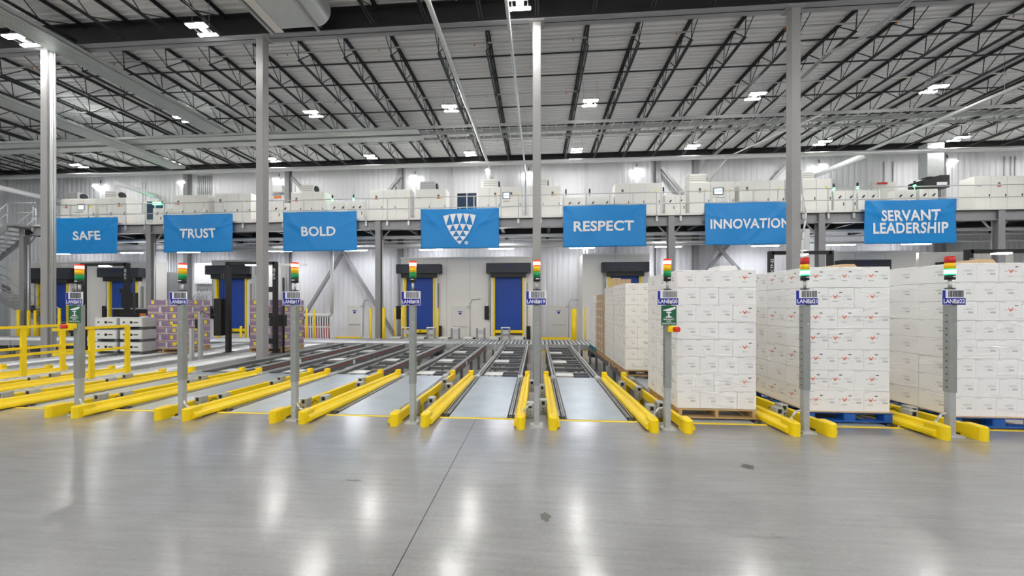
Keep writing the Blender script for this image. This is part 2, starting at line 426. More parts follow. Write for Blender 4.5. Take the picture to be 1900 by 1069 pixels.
for i, yy in enumerate((9.0, 13.3, 17.6)):
    for x in ((19.5, 25.) if i == 1 else (25.,)) if i else (12.5, 18.5, 24.5):
        high_bay(x, yy, LZ, 'white high bay light beyond the right picture edge', 'high bay lights beyond the right edge')
# lamps on the far wall
def wall_lamp(px, py, i):
    yy = YW - .25; x = X_at(px, yy); z = Z_at(px, py, yy)
    t = thing('wall_light', 'bright flood light on the far wall, %s from the left' % nth(i), 'wall light', (x, YW, z), 'flood lights on the far wall')
    MB().box(-.22, .22, -.32, -.12, .05, .22, 'white_paint').box(-.05, .05, -.14, 0, .1, .18, 'dark_steel').build('housing', t)
    b = MB(); b.face([(-.24, -.36, .06), (-.24, -.10, -.14), (.24, -.10, -.14), (.24, -.36, .06)], 'wall_lamp')
    b.face([(-.24, -.36, .06), (.24, -.36, .06), (.24, -.34, .08), (-.24, -.34, .08)], 'wall_lamp')
    b.build('lens', t)
    MB().cyl((0, -.1, .22), (0, -.05, .5), .02, 'dark_steel').build('stem', t)
for i, (px, py) in enumerate([(180, 347), (338, 341), (514, 336), (768, 331), (981, 325), (1183, 318), (1525, 311), (1765, 302)]): wall_lamp(px, py, i)
# strip lights under the mezzanine
def strip_light(x, y, z, i):
    t = thing('strip_light', 'white strip light hanging under the mezzanine, %s from the left' % nth(i), 'strip light', (x, y, z), 'strip lights under the mezzanine')
    MB().box(-.65, .65, -.06, .06, .02, .08, 'white_paint').build('housing', t)
    MB().box(-.63, .63, -.055, .055, 0, .02, 'strip_lamp').build('tube', t)
    for q in (-.5, .5): MB().cyl((q, 0, .08), (q, 0, 1.07), .006, 'galv', 5).build('hanger', t)
for i, px in enumerate([110, 245, 350, 520, 660, 800, 930, 1080, 1240, 1420, 1560, 1700]): strip_light(X_at(px, 18.4), 18.4, 4.45, i)

# ================================================================ pipes, trays and ducts below the roof
def tray(x0, x1, y0, y1, z, solid, m='tray_galv'):
    b = MB()
    lx, ly = x1 - x0, y1 - y0
    if lx > ly:
        for yy in (y0, y1 - .02): b.box(x0, x1, yy, yy + .02, z, z + .12, m)
        n = int(lx / .4)
        if solid: b.box(x0, x1, y0, y1, z, z + .01, m)
        else:
            for i in range(n): b.box(x0 + i * .4, x0 + i * .4 + .03, y0, y1, z, z + .02, m)
    else:
        for xx in (x0, x1 - .02): b.box(xx, xx + .02, y0, y1, z, z + .12, m)
        if solid:
            b.box(x0, x1, y0, y1, z, z + .01, m)
            n = int(lx / .1)
            for i in range(n): b.box(x0 + i * .1, x0 + i * .1 + .03, y0, y1, z - .012, z, m)
    return b
tag(tray(-14.3, -13.5, 6.0, 14.3, 9.02, True).build('cable_tray'), 'wide galvanised cable tray passing above the SAFE banner column', 'cable tray')
tag(tray(-19.75, -18.9, 10.6, 17.6, 8.85, True, 'duct_galv').build('cable_tray'), 'bluish galvanised cable tray at the far left under the joists', 'cable tray')
tag(tray(XL, -5.2, 14.83, 15.30, 9.12, True).build('cable_tray'), 'near lane of the cable tray crossing the hall on the left', 'cable tray')
tag(tray(XL, -5.2, 15.38, 15.88, 9.10, True).build('cable_tray'), 'far lane of the cable tray crossing the hall on the left', 'cable tray')
tag(tray(-5.2, XR, 14.83, 15.30, 9.12, False, 'galv_light').build('cable_tray'), 'open ladder cable tray crossing behind the middle column, near lane', 'cable tray')
tag(tray(-5.2, XR, 15.38, 15.88, 9.10, False, 'galv_light').build('cable_tray'), 'open ladder cable tray crossing behind the middle column, far lane', 'cable tray')
def pipe(pts, r, m, lab, name='pipe', cat='pipe', group=None):
    return tag(MB().path(pts, r, m, 10).build(name), lab, cat, group)
for i, yy in enumerate((10.6, 13.25, 16.9)):
    p = pipe([(XL, yy, 9.5), (XR, yy, 9.5)], .022, 'galv_light', 'thin grey sprinkler pipe across the joists, %s from the main beam' % nth(i), 'sprinkler_pipe', 'sprinkler pipe', 'sprinkler branch pipes')
    for q in range(-9, 9): obj('sprinkler_head', cached('sprinkler_head', lambda: MB().cyl((0, 0, 9.42), (0, 0, 9.5), .016, 'orange', 6)), p, (q * 3.0 + 1.1, yy, 0))
pipe([(XL, 17.1, 8.46), (XR, 17.1, 8.46)], .1, 'galv_light', 'thick pale pipe running across the hall in front of the far wall')
pipe([(-2.65, 4, 8.8), (-2.5, 18.6, 8.8)], .07, 'galv_light', 'galvanised pipe running away overhead, left of the middle column')
pipe([(-.78, 4, 8.85), (-.62, 19.4, 8.85), (-.62, 19.6, 6.3)], .045, 'galv_light', 'slim galvanised pipe overhead, just left of the middle column')
pipe([(X_at(215, 17.6), 17.6, 8.2), (X_at(215, 17.6) - .4, 20.0, 8.2)], .13, 'pipe_white', 'thick white insulated pipe end near the far wall on the left')
pipe([(-29.6, 16.5, 8.0), (-29.8, 20.0, 8.0)], .14, 'pipe_white', 'thick white pipe end in the far left corner')
p = pipe([(15.6, 12, 8.6), (15.2, 17.3, 8.6)], .07, 'galv', 'galvanised pipe overhead on the right above the last banners')
for q in (.15, .85): MB().cyl((15.6 - .4 * q, 12 + 5.3 * q, 8.6), (15.6 - .4 * q, 12 + 5.3 * q, ROOF - .04), .008, 'galv', 6).build('hanger', p)
pipe([(15.2, 17.3, 8.45), (14.9, 19.9, 8.45)], .13, 'pipe_white', 'thick white pipe end near the far wall on the right')
pipe([(X_at(905, 18.6), 18.6, 8.75), (X_at(910, 18.6), 19.2, 8.2), (X_at(910, 18.6), 19.4, 7.9)], .17, 'pipe_white', 'white pipe bending down to an air unit behind the middle banner')
for q in range(3):
    d = q * .07
    pipe([(9.2 + d, 8.6, 9.1), (9.2 + d, 10.6, 9.1), (8.7 + d, 11.2, 9.1), (8.9 + d, 13.9, 9.1), (8.9 + d, 19.4, 9.1), (8.9 + d, 19.7, 8.8)], .016, 'galv_light', 'one of three thin conduits slanting below the roof on the right', 'conduit', 'conduit', 'conduits slanting under the roof')
pipe([(10.9, 14.2, 8.8), (9.4, 17.9, 8.8), (9.4, 19.8, 8.3)], .03, 'pipe_white', 'white pipe slanting from the cable tray to the far wall')
# flat oval duct
prof = []; wd, hd = 1.9, .8
for i in range(24):
    a = 2 * pi * i / 24
    sx = (wd / 2 - hd / 2) * (1 if cos(a) >= 0 else -1)
    prof.append((sx + cos(a) * hd / 2, sin(a) * hd / 2))
t = thing('air_duct', 'big galvanised flat-oval air duct ending at the roof beam', 'air duct', (X_at(549, 9.0), 0, 9.40))
db = MB(); db.prism(prof[::-1], 2.0, 9.05, 'duct_galv'); db.build('duct_body', t)
db = MB()
for xx in (-.78, .55): db.box(xx - .03, xx + .03, 2.0, 9.15, -.46, -.40, 'galv')
db.build('strut_rail', t)
db = MB(); db.box(-.7, -.45, 2, 9.15, -.42, -.402, 'cream_panel'); db.build('edge_strip', t)

# ================================================================ far wall: vestibules, doors, columns, braces
def vestibule(x0, x1, ztop, nm, lab, back=YW):
    b = MB(); b.box(x0, x1, YD, back, PIT, ztop, 'cream_panel')
    n = max(1, int((x1 - x0) / 1.15))
    for i in range(1, n): b.box(x0 + (x1 - x0) * i / n - .006, x0 + (x1 - x0) * i / n + .006, YD - .003, YD, PIT, ztop, 'seam')
    b.box(x0 - .02, x1 + .02, YD - .03, YD + .05, ztop - .08, ztop, 'white_paint')
    tag(b.build(nm), lab, 'wall', kind='structure')
vt = 4.0
vestibule(X_at(744, YD), X_at(1003, YD), vt, 'wall_vestibule', 'cream insulated panel wall holding two blue doors in the middle')
vestibule(X_at(1081, YD), X_at(1205, YD), vt + .1, 'wall_vestibule', 'cream insulated panel wall behind the LANE#20 pallets')
vestibule(X_at(20, YD), X_at(278, YD), vt - .05, 'wall_vestibule', 'cream insulated panel wall with the two leftmost blue doors', 18.9)
vestibule(X_at(393, YD), X_at(480, YD), vt - .05, 'wall_vestibule', 'cream insulated panel wall around the blue door by the purple loads')
vestibule(X_at(1530, YD), X_at(1700, YD), vt + .1, 'wall_vestibule', 'cream insulated panel wall behind the LANE#21 load')
vestibule(X_at(1705, YD), X_at(1880, YD), vt, 'wall_vestibule', 'cream insulated panel wall behind the LANE#22 load')

mat('hood_print', (0.008, 0.02, 0.11), 0.5)
hood_text = text_mesh('logo', 'RYTEC', .58, .12, 'hood_print', .03)
DN = [0]
def roll_door(px0, px1, top, bot, lab, hb=None):
    DN[0] += 1
    x0, x1 = X_at(px0, YD), X_at(px1, YD); cx = (x0 + x1) / 2; wv = x1 - x0
    t = thing('door_%d' % DN[0], lab, 'door', (cx, YD, 0), kind='structure')
    zt, zb = top, bot
    h = MB(); h.box(-wv / 2, wv / 2, -.45, 0, zb, zt, 'charcoal', .015)
    for s in (-1, 1): h.box(s * .32 - .1, s * .32 + .1, -.453, -.449, zb + .04, zb + .10, 'black')
    h.build('hood', t)
    h = MB(); h.box(-wv * .40, wv * .40, -.36, -.05, zb - .22, zb, 'black'); h.build('roll_housing', t)
    obj('logo', hood_text, t, (0, -.455, zb + (zt - zb) * .68))
    cw = wv * .62 / 2
    h = MB(); h.box(-cw, cw, -.11, -.07, .22, zb - .1, 'blue_curtain')
    for i in range(1, 5): h.box(-cw, cw, -.113, -.11, .22 + i * .62, .225 + i * .62, 'sign_blue')
    h.build('curtain', t)
    h = MB(); h.box(-cw, cw, -.13, -.06, .06, .22, 'yellow'); h.box(-.07, .07, -.133, -.13, .12, .16, 'black'); h.build('bottom_bar', t)
    MB().box(-cw, cw, -.12, -.07, -.02, .06, 'black').build('bottom_seal', t)
    for s in (-1, 1):
        MB().box(s * (cw + .045) - .045, s * (cw + .045) + .045, -.22, -.04, PIT, zb, 'yellow').build('guide', t)
        MB().box(s * (cw + .15) - .06, s * (cw + .15) + .06, -.18, -.0, PIT, zb, 'cream_panel').build('jamb', t)
        MB().box(s * (cw + .24) - .015, s * (cw + .24) + .015, -.12, -.0, PIT, zb - .5, 'steel_grey').build('wireway', t)
    c = MB(); c.path([(-wv / 2 + .1, -.1, zb - .05), (-wv / 2 + .1, -.1, 1.3)], .018, 'galv', 6); c.path([(-wv / 2 + .18, -.1, zb - .05), (-wv / 2 + .18, -.1, 1.1)], .018, 'galv', 6); c.build('conduit', t)
    MB().box(-wv / 2 - .12, -wv / 2 + .1, -.14, -.0, .75, 1.45, 'black', .01).build('control_box', t)
    MB().box(wv / 2 - .22, wv / 2 - .02, -.25, -.02, PIT + .2, .42, 'black', .01).build('base_guard', t)
ZT = lambda px, y: Z_at(px, y, YD - .45)
for px0, px1, yt, yb, lab in [
        (66, 148, 497, 518, 'blue roll-up door behind the SAFE banner column, leftmost of all'),
        (198, 273, 497, 514, 'blue roll-up door left of the TRUST banner, behind the black gantry'),
        (394, 476, 492, 509, 'blue roll-up door behind the second purple load'),
        (741, 821, 490, 507, 'blue roll-up door behind the LANE#18 post'),
        (904, 985, 488, 506, 'blue roll-up door between the LANE#18 and LANE#19 posts'),
        (1115, 1200, 486, 504, 'blue roll-up door half hidden behind the LANE#20 pallets'),
        (1548, 1637, 482, 500, 'dark hooded roll-up door hidden behind the LANE#21 load'),
        (1735, 1812, 485, 503, 'dark hooded roll-up door hidden behind the LANE#22 load')]:
    pm = (px0 + px1) / 2
    roll_door(px0, px1, ZT(pm, yt), ZT(pm, yb), lab)
blue_tri = MB(); blue_tri.face([(-.13, 0, .1), (.13, 0, .1), (.05, 0, -.06), (0, 0, -.1), (-.05, 0, -.06)][::-1], 'sign_blue'); blue_tri.box(-.11, .11, -.002, 0, .03, .06, 'white_paint')
btm = blue_tri.mesh('sign')
def man_door(px0, px1, Y, lab, hinge=1):
    DN[0] += 1
    x0, x1 = X_at(px0, Y), X_at(px1, Y); cx = (x0 + x1) / 2; wv = x1 - x0
    t = thing('door_%d' % DN[0], lab, 'door', (cx, Y, PIT), kind='structure')
    h = MB(); 
    for s in (-1, 1): h.box(s * wv / 2 - .04, s * wv / 2 + .04, -.05, 0, 0, 2.12, 'cream_panel')
    h.box(-wv / 2, wv / 2, -.05, 0, 2.06, 2.12, 'cream_panel'); h.build('frame', t)
    MB().box(-wv / 2 + .045, wv / 2 - .045, -.035, -.002, .02, 2.055, 'door_white').build('leaf', t)
    MB().box(-wv / 2 + .1, wv / 2 - .1, -.07, -.035, 1.0, 1.04, 'galv').build('push_bar', t)
    obj('sign', btm, t, (0, -.037, 1.72))
    MB().box(wv / 2 - .1, wv / 2 + .12, -.1, -.04, 2.0, 2.10, 'galv').build('closer', t)
    c = MB(); s = wv / 2 + .06
    c.path([(s, -.03, 0.3), (s, -.03, 2.15), (s + .1, -.03, 2.42), (s + .55, -.03, 2.45)], .02, 'galv', 6); c.build('conduit', t)
man_door(838, 870, YD, 'white personnel door between the two middle blue doors')
man_door(645, 672, YW, 'white personnel door on the ribbed wall, left of the LANE#18 post')
man_door(1020, 1053, YW, 'white personnel door right of the LANE#19 post')

# wall columns and cross braces in the far wall
for px, lab in [(348, 'behind the TRUST banner'), (535, 'beside the LANE#17 light'), (743, 'left of the middle doors'), (1220, 'behind the RESPECT banner'), (1290, 'behind the INNOVATION banner'), (1745, 'at the right under the black hood')]:
    x = X_at(px, YW - .15)
    b = MB(); b.box(x - .13, x + .13, YW - .3, YW - .28, PIT, 9.55, 'steel_grey'); b.box(x - .13, x + .13, YW - .02, YW, PIT, 9.55, 'steel_grey'); b.box(x - .012, x + .012, YW - .3, YW, PIT, 9.55, 'steel_grey')
    tag(b.build('wall_column'), 'grey steel wall column ' + lab, 'column', kind='structure')
def brace(p, q, lab, Y=YW - .35):
    (pxa, pya), (pxb, pyb) = p, q
    tag(MB().bar((X_at(pxa, Y), Y, Z_at(pxa, pya, Y)), (X_at(pxb, Y), Y, Z_at(pxb, pyb, Y)), .16, 'steel_grey').build('wall_brace'), lab, 'brace', kind='structure')
brace((640, 462), (556, 600), 'grey diagonal wall brace leaning right, above the hose manifold')
brace((634, 462), (735, 628), 'grey diagonal wall brace leaning left, behind the LANE#18 post', YW - .55)
brace((745, 324), (690, 395), 'grey diagonal brace behind the cabinet left of the emblem banner')
brace((542, 330), (600, 395), 'grey diagonal brace behind the cabinet above the BOLD banner')
brace((1228, 312), (1280, 375), 'grey diagonal brace above the mezzanine railing right of RESPECT')
brace((1466, 300), (1420, 350), 'grey diagonal brace left of the right-hand column')
brace((1370, 431), (1310, 505), 'grey diagonal brace below the INNOVATION banner leaning right')
brace((1306, 430), (1375, 505), 'grey diagonal brace below the INNOVATION banner leaning left', YW - .55)

# far-wall conduits and panels
def wall_conduits(pxs, y0, y1, lab, r=.035, Y=YW - .03, m='pipe_white'):
    for i, px in enumerate(pxs):
        x = X_at(px, Y); z0, z1 = Z_at(px, y0, Y), Z_at(px, y1, Y)
        tag(MB().cyl((x, Y, z0), (x, Y, z1), r, m, 8).build('conduit'), lab, 'conduit', lab + ' bundle')
wall_conduits([311, 316, 321, 326], 600, 465, 'white upright conduit on the wall behind the LANE#16 light', .05)
wall_conduits([371, 375, 379, 383, 387, 391], 490, 462, 'white upright conduit above the big electrical panel', .04)
wall_conduits([368, 372, 376, 380, 384, 388, 392], 362, 326, 'grey upright conduit above the third cabinet group', .05, m='galv_light')
wall_conduits([833, 838], 400, 312, 'slim conduit on the wall left of the mezzanine window', .03)
wall_conduits([1085, 1090], 365, 300, 'slim conduit on the wall above the RESPECT banner', .03)
wall_conduits([264, 269], 395, 340, 'slim conduit on the wall left of the green exit light', .03)
wall_conduits([1640, 1657], 380, 300, 'slim conduit on the wall above the SERVANT LEADERSHIP banner', .03, m='galv')
wall_conduits([1864, 1876, 1884], 330, 290, 'slim conduit on the wall above the rightmost cabinet', .03, m='galv_light')
wall_conduits([1083, 1089], 476, 455, 'conduit stub between the mezzanine and the LANE#20 vestibule', .05, YD + .5, 'galv_light')
def wall_panel(px0, px1, y0, y1, Y, d, m, name, lab, cat):
    x0, x1 = X_at(px0, Y), X_at(px1, Y); pm = (px0 + px1) / 2
    t = thing(name, lab, cat, ((x0 + x1) / 2, Y, Z_at(pm, y1, Y)))
    hw = (x1 - x0) / 2; h = Z_at(pm, y0, Y) - Z_at(pm, y1, Y)
    MB().box(-hw, hw, 0, d, 0, h, m, .01).build('body', t)
    MB().box(-hw + .04, hw - .04, -.012, 0, .04, h - .04, m).build('door', t)
    return t
wall_panel(360, 393, 488, 527, YW - .35, .3, 'white_paint', 'electrical_panel', 'large white electrical panel with conduits below the TRUST banner', 'electrical panel')
for i in range(5):
    px = 366 + i * 6; Y = YW - .2
    tag(MB().path([(X_at(px, Y), Y, Z_at(px, 527, Y)), (X_at(px, Y), Y, Z_at(px, 540, Y)), (X_at(px - 12, Y), Y, Z_at(px, 562, Y)), (X_at(px - 18, Y), Y, PIT)], .035, 'galv_light', 6).build('conduit'), 'bent conduit leaving the bottom of the large white panel', 'conduit', 'bent conduits below the white panel')
wall_panel(300, 314, 505, 600, YW - .6, .5, 'galv_light', 'electrical_panel', 'tall pale grey enclosure beside the mezzanine column near the purple load', 'electrical panel')
wall_panel(506, 523, 343, 356, YW - .3, .25, 'white_paint', 'electrical_panel', 'small white box under the flood light right of the second column', 'electrical panel')
wall_panel(1618, 1662, 338, 378, YW - .1, .08, 'door_white', 'wall_hatch', 'white hatch with red lettering above the SERVANT LEADERSHIP banner', 'hatch')
tag(MB().box(X_at(1630, 19.8), X_at(1648, 19.8), 19.83, 19.9, Z_at(1640, 341, 19.8), Z_at(1640, 338, 19.8), 'estop_red').build('warning_label'), 'red warning strip on the white hatch', 'label')
tag(MB().box(X_at(508, 19.97), X_at(521, 19.97), 19.97, 20.0, Z_at(514, 368, 19.97), Z_at(514, 364, 19.97), 'orange').build('warning_label'), 'orange warning strip on the wall above the BOLD banner', 'label')

# white manifold with red hoses
t = thing('hose_manifold', 'white pipe manifold with a row of red and black hose drops', 'manifold', (X_at(585, 17.2), 17.2, 0))
zz = Z_at(585, 585, 17.2)
xa, xb = X_at(548, 17.2) - t.location.x, X_at(612, 17.2) - t.location.x
MB().path([(xa, 0, zz), (xb, 0, zz), (xb + .1, 0, zz + .1), (xb + .1, 0, 4.6)], .085, 'pipe_white', 12).build('pipe', t)
for i in range(13):
    xx = xa + .2 + i * (xb - xa - .25) / 12
    MB().cyl((xx, 0, zz - .05), (xx, 0, zz - .45), .022, 'black', 6).cyl((xx, 0, zz - .45), (xx + .03, 0, PIT + .1), .026, 'hose_red', 6).build('hose', t)
b = MB()
for xx in (xa, xb - .1): b.box(xx - .03, xx + .03, -.03, .03, PIT, zz, 'pipe_white')
b.box(xa, xb, -.03, .03, .35, .42, 'pipe_white'); b.build('stand', t)

# ================================================================ mezzanine
DZ = 5.63
b = MB(); b.box(X_at(62, YM), XR, YM, YW, DZ - .08, DZ, 'cream_panel'); b.box(X_at(62, YM), XR, YM + .1, YW, DZ - .12, DZ - .08, 'dark_steel')
for i in range(24):
    x = -27 + i * 2.3; b.box(x - .08, x + .08, YM + .1, YW, DZ - .42, DZ - .12, 'dark_steel')
b.box(X_at(62, YM), XR, 18.1, 18.25, DZ - .5, DZ - .12, 'dark_steel')
tag(b.build('mezzanine_deck'), 'raised equipment deck along the far wall', 'mezzanine', kind='structure')
b = MB(); x0 = X_at(62, YM)
b.box(x0, XR, YM - .02, YM + .02, DZ - .45, DZ - .03, 'steel_grey'); b.box(x0, XR, YM - .12, YM + .12, DZ - .47, DZ - .44, 'steel_grey'); b.box(x0, XR, YM - .12, YM + .12, DZ - .06, DZ - .03, 'dark_steel')
b.box(x0, XR, YM - .03, YM - .01, DZ - .03, DZ + .09, 'cream_panel')
tag(b.build('mezzanine_beam'), 'grey steel edge beam of the equipment deck', 'beam', kind='structure')
for px, lab in [(46, 'under the head of the stair'), (280, 'left of the TRUST banner'), (703, 'between the BOLD and emblem banners'), (1244, 'between the RESPECT and INNOVATION banners'), (1521, 'just right of the INNOVATION banner'), (1852, 'right of the SERVANT LEADERSHIP banner')]:
    x = X_at(px, YM)
    t = thing('mezzanine_column', 'grey steel column under the mezzanine, ' + lab, 'column', (x, YM, PIT), kind='structure')
    h = DZ - .47 - PIT
    MB().box(-.13, .13, -.13, -.11, 0, h + .4, 'steel_grey').box(-.13, .13, .11, .13, 0, h, 'steel_grey').box(-.012, .012, -.11, .11, 0, h, 'steel_grey').build('shaft', t)
    for s in (-1, 1): MB().bar((s * .1, 0.1, h - .45), (s * .5, .1, h), .05, 'steel_grey').build('knee_brace', t)
    MB().cyl((.2, 0, 0), (.2, 0, h - .5), .03, 'galv_light', 8).build('conduit', t)
# railing
t = thing('guard_railing', 'pale grey two-rail guard railing along the mezzanine edge', 'railing', (0, YM - .08, DZ))
for zz in (.53, 1.05): MB().cyl((x0, 0, zz), (XR, 0, zz), .024, 'galv_light', 8).build('rail', t)
pm_ = MB().cyl((0, 0, -.25), (0, 0, 1.05), .022, 'galv_light', 8).box(-.045, .045, -.03, .03, -.28, .02, 'galv_light').mesh('railing_post')
x = x0 + .1; posts = 0
while x < XR and posts < 40: obj('railing_post', pm_, t, (x, 0, 0)); x += 1.06; posts += 1
# pipes under the mezzanine
pipe([(X_at(80, 17.4), 17.4, 4.95), (XR, 17.4, 4.95)], .09, 'pipe_white', 'white pipe running under the mezzanine, upper of two')
pipe([(X_at(80, 17.4), 17.4, 4.42), (XR, 17.4, 4.42)], .05, 'galv_light', 'slim pipe running under the mezzanine, lower of two')
pipe([(X_at(80, 17.0), 17.0, 4.65), (XR, 17.0, 4.65)], .028, 'galv_light', 'thin conduit running between the two pipes under the mezzanine', 'conduit', 'conduit')
tag(MB().box(X_at(420, 19), X_at(1500, 19), 18.9, 19.2, 4.7, 4.85, 'white_paint').box(X_at(420, 19), X_at(420, 19) + .05, 19, 19.05, 4.85, DZ - .1, 'galv').box(X_at(1500, 19) - .05, X_at(1500, 19), 19, 19.05, 4.85, DZ - .1, 'galv').build('cable_trough'), 'long white cable trough under the mezzanine', 'cable trough')

# cabinets on the deck
CY = 17.7
def cabinet(px0, px1, yt, lab, depth=.6, doors=None, screen=None, low=False):
    x0, x1 = X_at(px0, CY), X_at(px1, CY); wv = x1 - x0; pm = (px0 + px1) / 2
    z1 = Z_at(pm, yt, CY) - DZ
    t = thing('control_cabinet', lab, 'cabinet', ((x0 + x1) / 2, CY, DZ))
    MB().box(-wv / 2, wv / 2, 0.02, depth, .0, .1, 'steel_grey').build('plinth', t)
    MB().box(-wv / 2, wv / 2, .012, depth, .1, z1, 'cabinet', .008).build('body', t)
    n = doors or max(1, round(wv / .72)); dw = wv / n
    for i in range(n):
        a = -wv / 2 + i * dw
        d = MB().box(a + .008, a + dw - .008, -.008, .012, .12, z1 - .03, 'cabinet').build('door', t)
        MB().box(a + dw - .09, a + dw - .065, -.03, -.008, z1 * .45, z1 * .45 + .16, 'charcoal').build('handle', d)
    if not low:
        a = -wv / 2 + dw * (n // 2) + (dw * .5 if n > 1 else dw * .5) - (dw if n > 2 else 0)
        MB().box(a - .05, a + .05, -.014, -.008, z1 - .42, z1 - .30, 'print_dark').box(a - .08, a + .08, -.013, -.008, z1 - .50, z1 - .45, 'estop_red').build('isolator_switch', t)
        MB().box(wv / 2 - .3, wv / 2 - .2, -.012, -.008, z1 - .5, z1 - .38, 'label_yellow').build('warning_label', t)
        MB().box(-wv / 2 + .1, -wv / 2 + .3, -.012, -.008, z1 - .47, z1 - .44, 'seam').build('nameplate', t)
    else:
        for i in range(n):
            a = -wv / 2 + (i + .5) * dw
            MB().cyl((a - .03, -.02, z1 - .35), (a + .05, -.03, z1 - .25), .03, 'black', 6).build('isolator_switch', t)
    if screen:
        xs = [X_at(q, CY) - t.location.x for q in screen[:2]]; zz = Z_at(pm, screen[2], CY) - DZ
        MB().box(xs[0] - .04, xs[1] + .04, -.02, 0, zz - .30, zz + .04, 'charcoal').build('screen_bezel', t)
        MB().box(xs[0], xs[1], -.024, -.02, zz - .26, zz, 'screen').build('screen', t)
        MB().box(xs[0] - .06, xs[1] + .06, -.2, 0, zz - .72, zz - .5, 'cabinet').box(xs[0], xs[1], -.18, -.02, zz - .5, zz - .46, 'seam').build('keyboard_shelf', t)
    return t, z1
CABS = [
    (113, 176, 369, 'first from the left, with a screen', dict(screen=(146, 156, 380))),
    (184, 234, 367, 'second from the left', {}),
    (320, 387, 362, 'under the bundle of conduits, above the TRUST banner', {}),
    (398, 466, 359, 'just left of the second column', {}),
    (540, 602, 356, 'above the BOLD banner with a round-sided air unit', {}),
    (686, 761, 352, 'wide, left of the emblem banner', {}),
    (771, 828, 351, 'left of the mezzanine window', {}),
    (888, 929, 347, 'right of the mezzanine window', {}),
    (929.5, 968, 346, 'with a screen and keyboard shelf, above the emblem banner', dict(screen=(934, 945, 358), doors=1)),
    (981, 1040, 345, 'half hidden behind the middle column', {}),
    (1141, 1226, 340, 'wide, above the right half of the RESPECT banner', {}),
    (1279, 1318, 338, 'with a yellow warning mark, left of the INNOVATION banner', {}),
    (1318.5, 1363, 337, 'with a screen, above the INNOVATION banner', dict(screen=(1325, 1340, 350), doors=1)),
    (1372, 1456, 335, 'wide, left of the right-hand column', {}),
    (1458, 1543, 332, 'wide, right of the right-hand column', {}),
    (1808, 1930, 326, 'last on the right, cut by the picture edge', {})]
ctop = {}
for px0, px1, yt, lab, kw in CABS:
    t, z1 = cabinet(px0, px1, yt, 'cream control cabinet on mezzanine, ' + lab, **kw); ctop[px0] = z1 + DZ
LOWS = [(284, 319, 386, 'under the green exit light'), (504, 538, 377, 'right of the second column'), (612, 645, 375, 'above the right end of the BOLD banner'),
        (650, 674, 374, 'beside the wide cabinet left of the emblem'), (1048, 1082, 366, 'first right of the middle column'), (1087, 1139, 365, 'second right of the middle column'),
        (1234, 1272, 362, 'between the RESPECT and INNOVATION banners'), (1547, 1589, 354, 'first right of the right-hand column'), (1592, 1628, 353, 'left of the white hatch'),
        (1660, 1700, 352, 'pale with a vent, above SERVANT'), (1706, 1740, 350, 'under the black hood')]
for i, (px0, px1, yt, lab) in enumerate(LOWS):
    cabinet(px0, px1, yt, 'low cream switch box, ' + lab, low=True, depth=.35, doors=2)
# small signal lights above low boxes
for px, y, lit, lab in [(617, 372, 1, 'lit green signal light above the BOLD banner end'), (656, 371, 1, 'lit green signal light left of the wide cabinet'), (1050, 362, 0, 'dark signal light first right of the middle column'),
                        (1094, 361, 0, 'dark signal light second right of the middle column'), (1231, 358, 0, 'dark signal light between RESPECT and INNOVATION'), (1547, 352, 1, 'lit green signal light right of the right-hand column'),
                        (1591, 350, 1, 'lit green signal light left of the white hatch'), (1697, 347, 1, 'lit green signal light above SERVANT')]:
    x = X_at(px, CY + .1); z = Z_at(px, y, CY + .1)
    t = thing('signal_light', lab, 'signal light', (x, CY + .1, DZ), 'small signal lights on the mezzanine')
    MB().cyl((0, 0, 0), (0, 0, z - DZ), .015, 'galv', 6).build('pole', t)
    MB().cyl((0, 0, z - DZ), (0, 0, z - DZ + .09), .05, 'exit_green' if lit else 'charcoal', 8).build('lens', t)
    MB().cyl((0, 0, z - DZ + .09), (0, 0, z - DZ + .28), .04, 'black', 8).build('cap', t)
# air units on top of cabinets
for px0, px1, yt, base, lab in [(123, 142, 356, 113, 'on the first cabinet from the left, grey'), (193, 214, 353, 184, 'on the second cabinet from the left'), (557, 580, 341, 540, 'on the cabinet above the BOLD banner'),
                                (779, 807, 336, 771, 'on the cabinet left of the mezzanine window'), (897, 924, 332, 888, 'on the cabinet right of the mezzanine window'), (998, 1016, 330, 981, 'peeping out behind the middle column'),
                                (1280, 1312, 322, 1279, 'on the cabinet left of the INNOVATION banner'), (1480, 1512, 317, 1458, 'right of the right-hand column')]:
    x0, x1 = X_at(px0, CY), X_at(px1, CY); z0 = ctop[base]; z1 = Z_at((px0 + px1) / 2, yt, CY); m = 'galv' if base in (113, 771) else 'cabinet'
    t = thing('air_unit', 'louvred air unit standing ' + lab, 'air unit', ((x0 + x1) / 2, CY + .05, z0)); hw = (x1 - x0) / 2
    MB().box(-hw, hw, 0, .5, 0, z1 - z0, m, .008).build('body', t)
    n = 4; g = MB()
    for i in range(1, n): g.box(-hw + .02, hw - .02, -.006, 0, (z1 - z0) * i / n - .012, (z1 - z0) * i / n + .008, 'seam')
    g.build('louvre', t)
    c = MB(); 
    c.cyl((hw, .25, (z1 - z0) * .5), (hw + .06, .25, (z1 - z0) * .5), (z1 - z0) * .42, 'charcoal', 14); c.build('fan_guard', t)
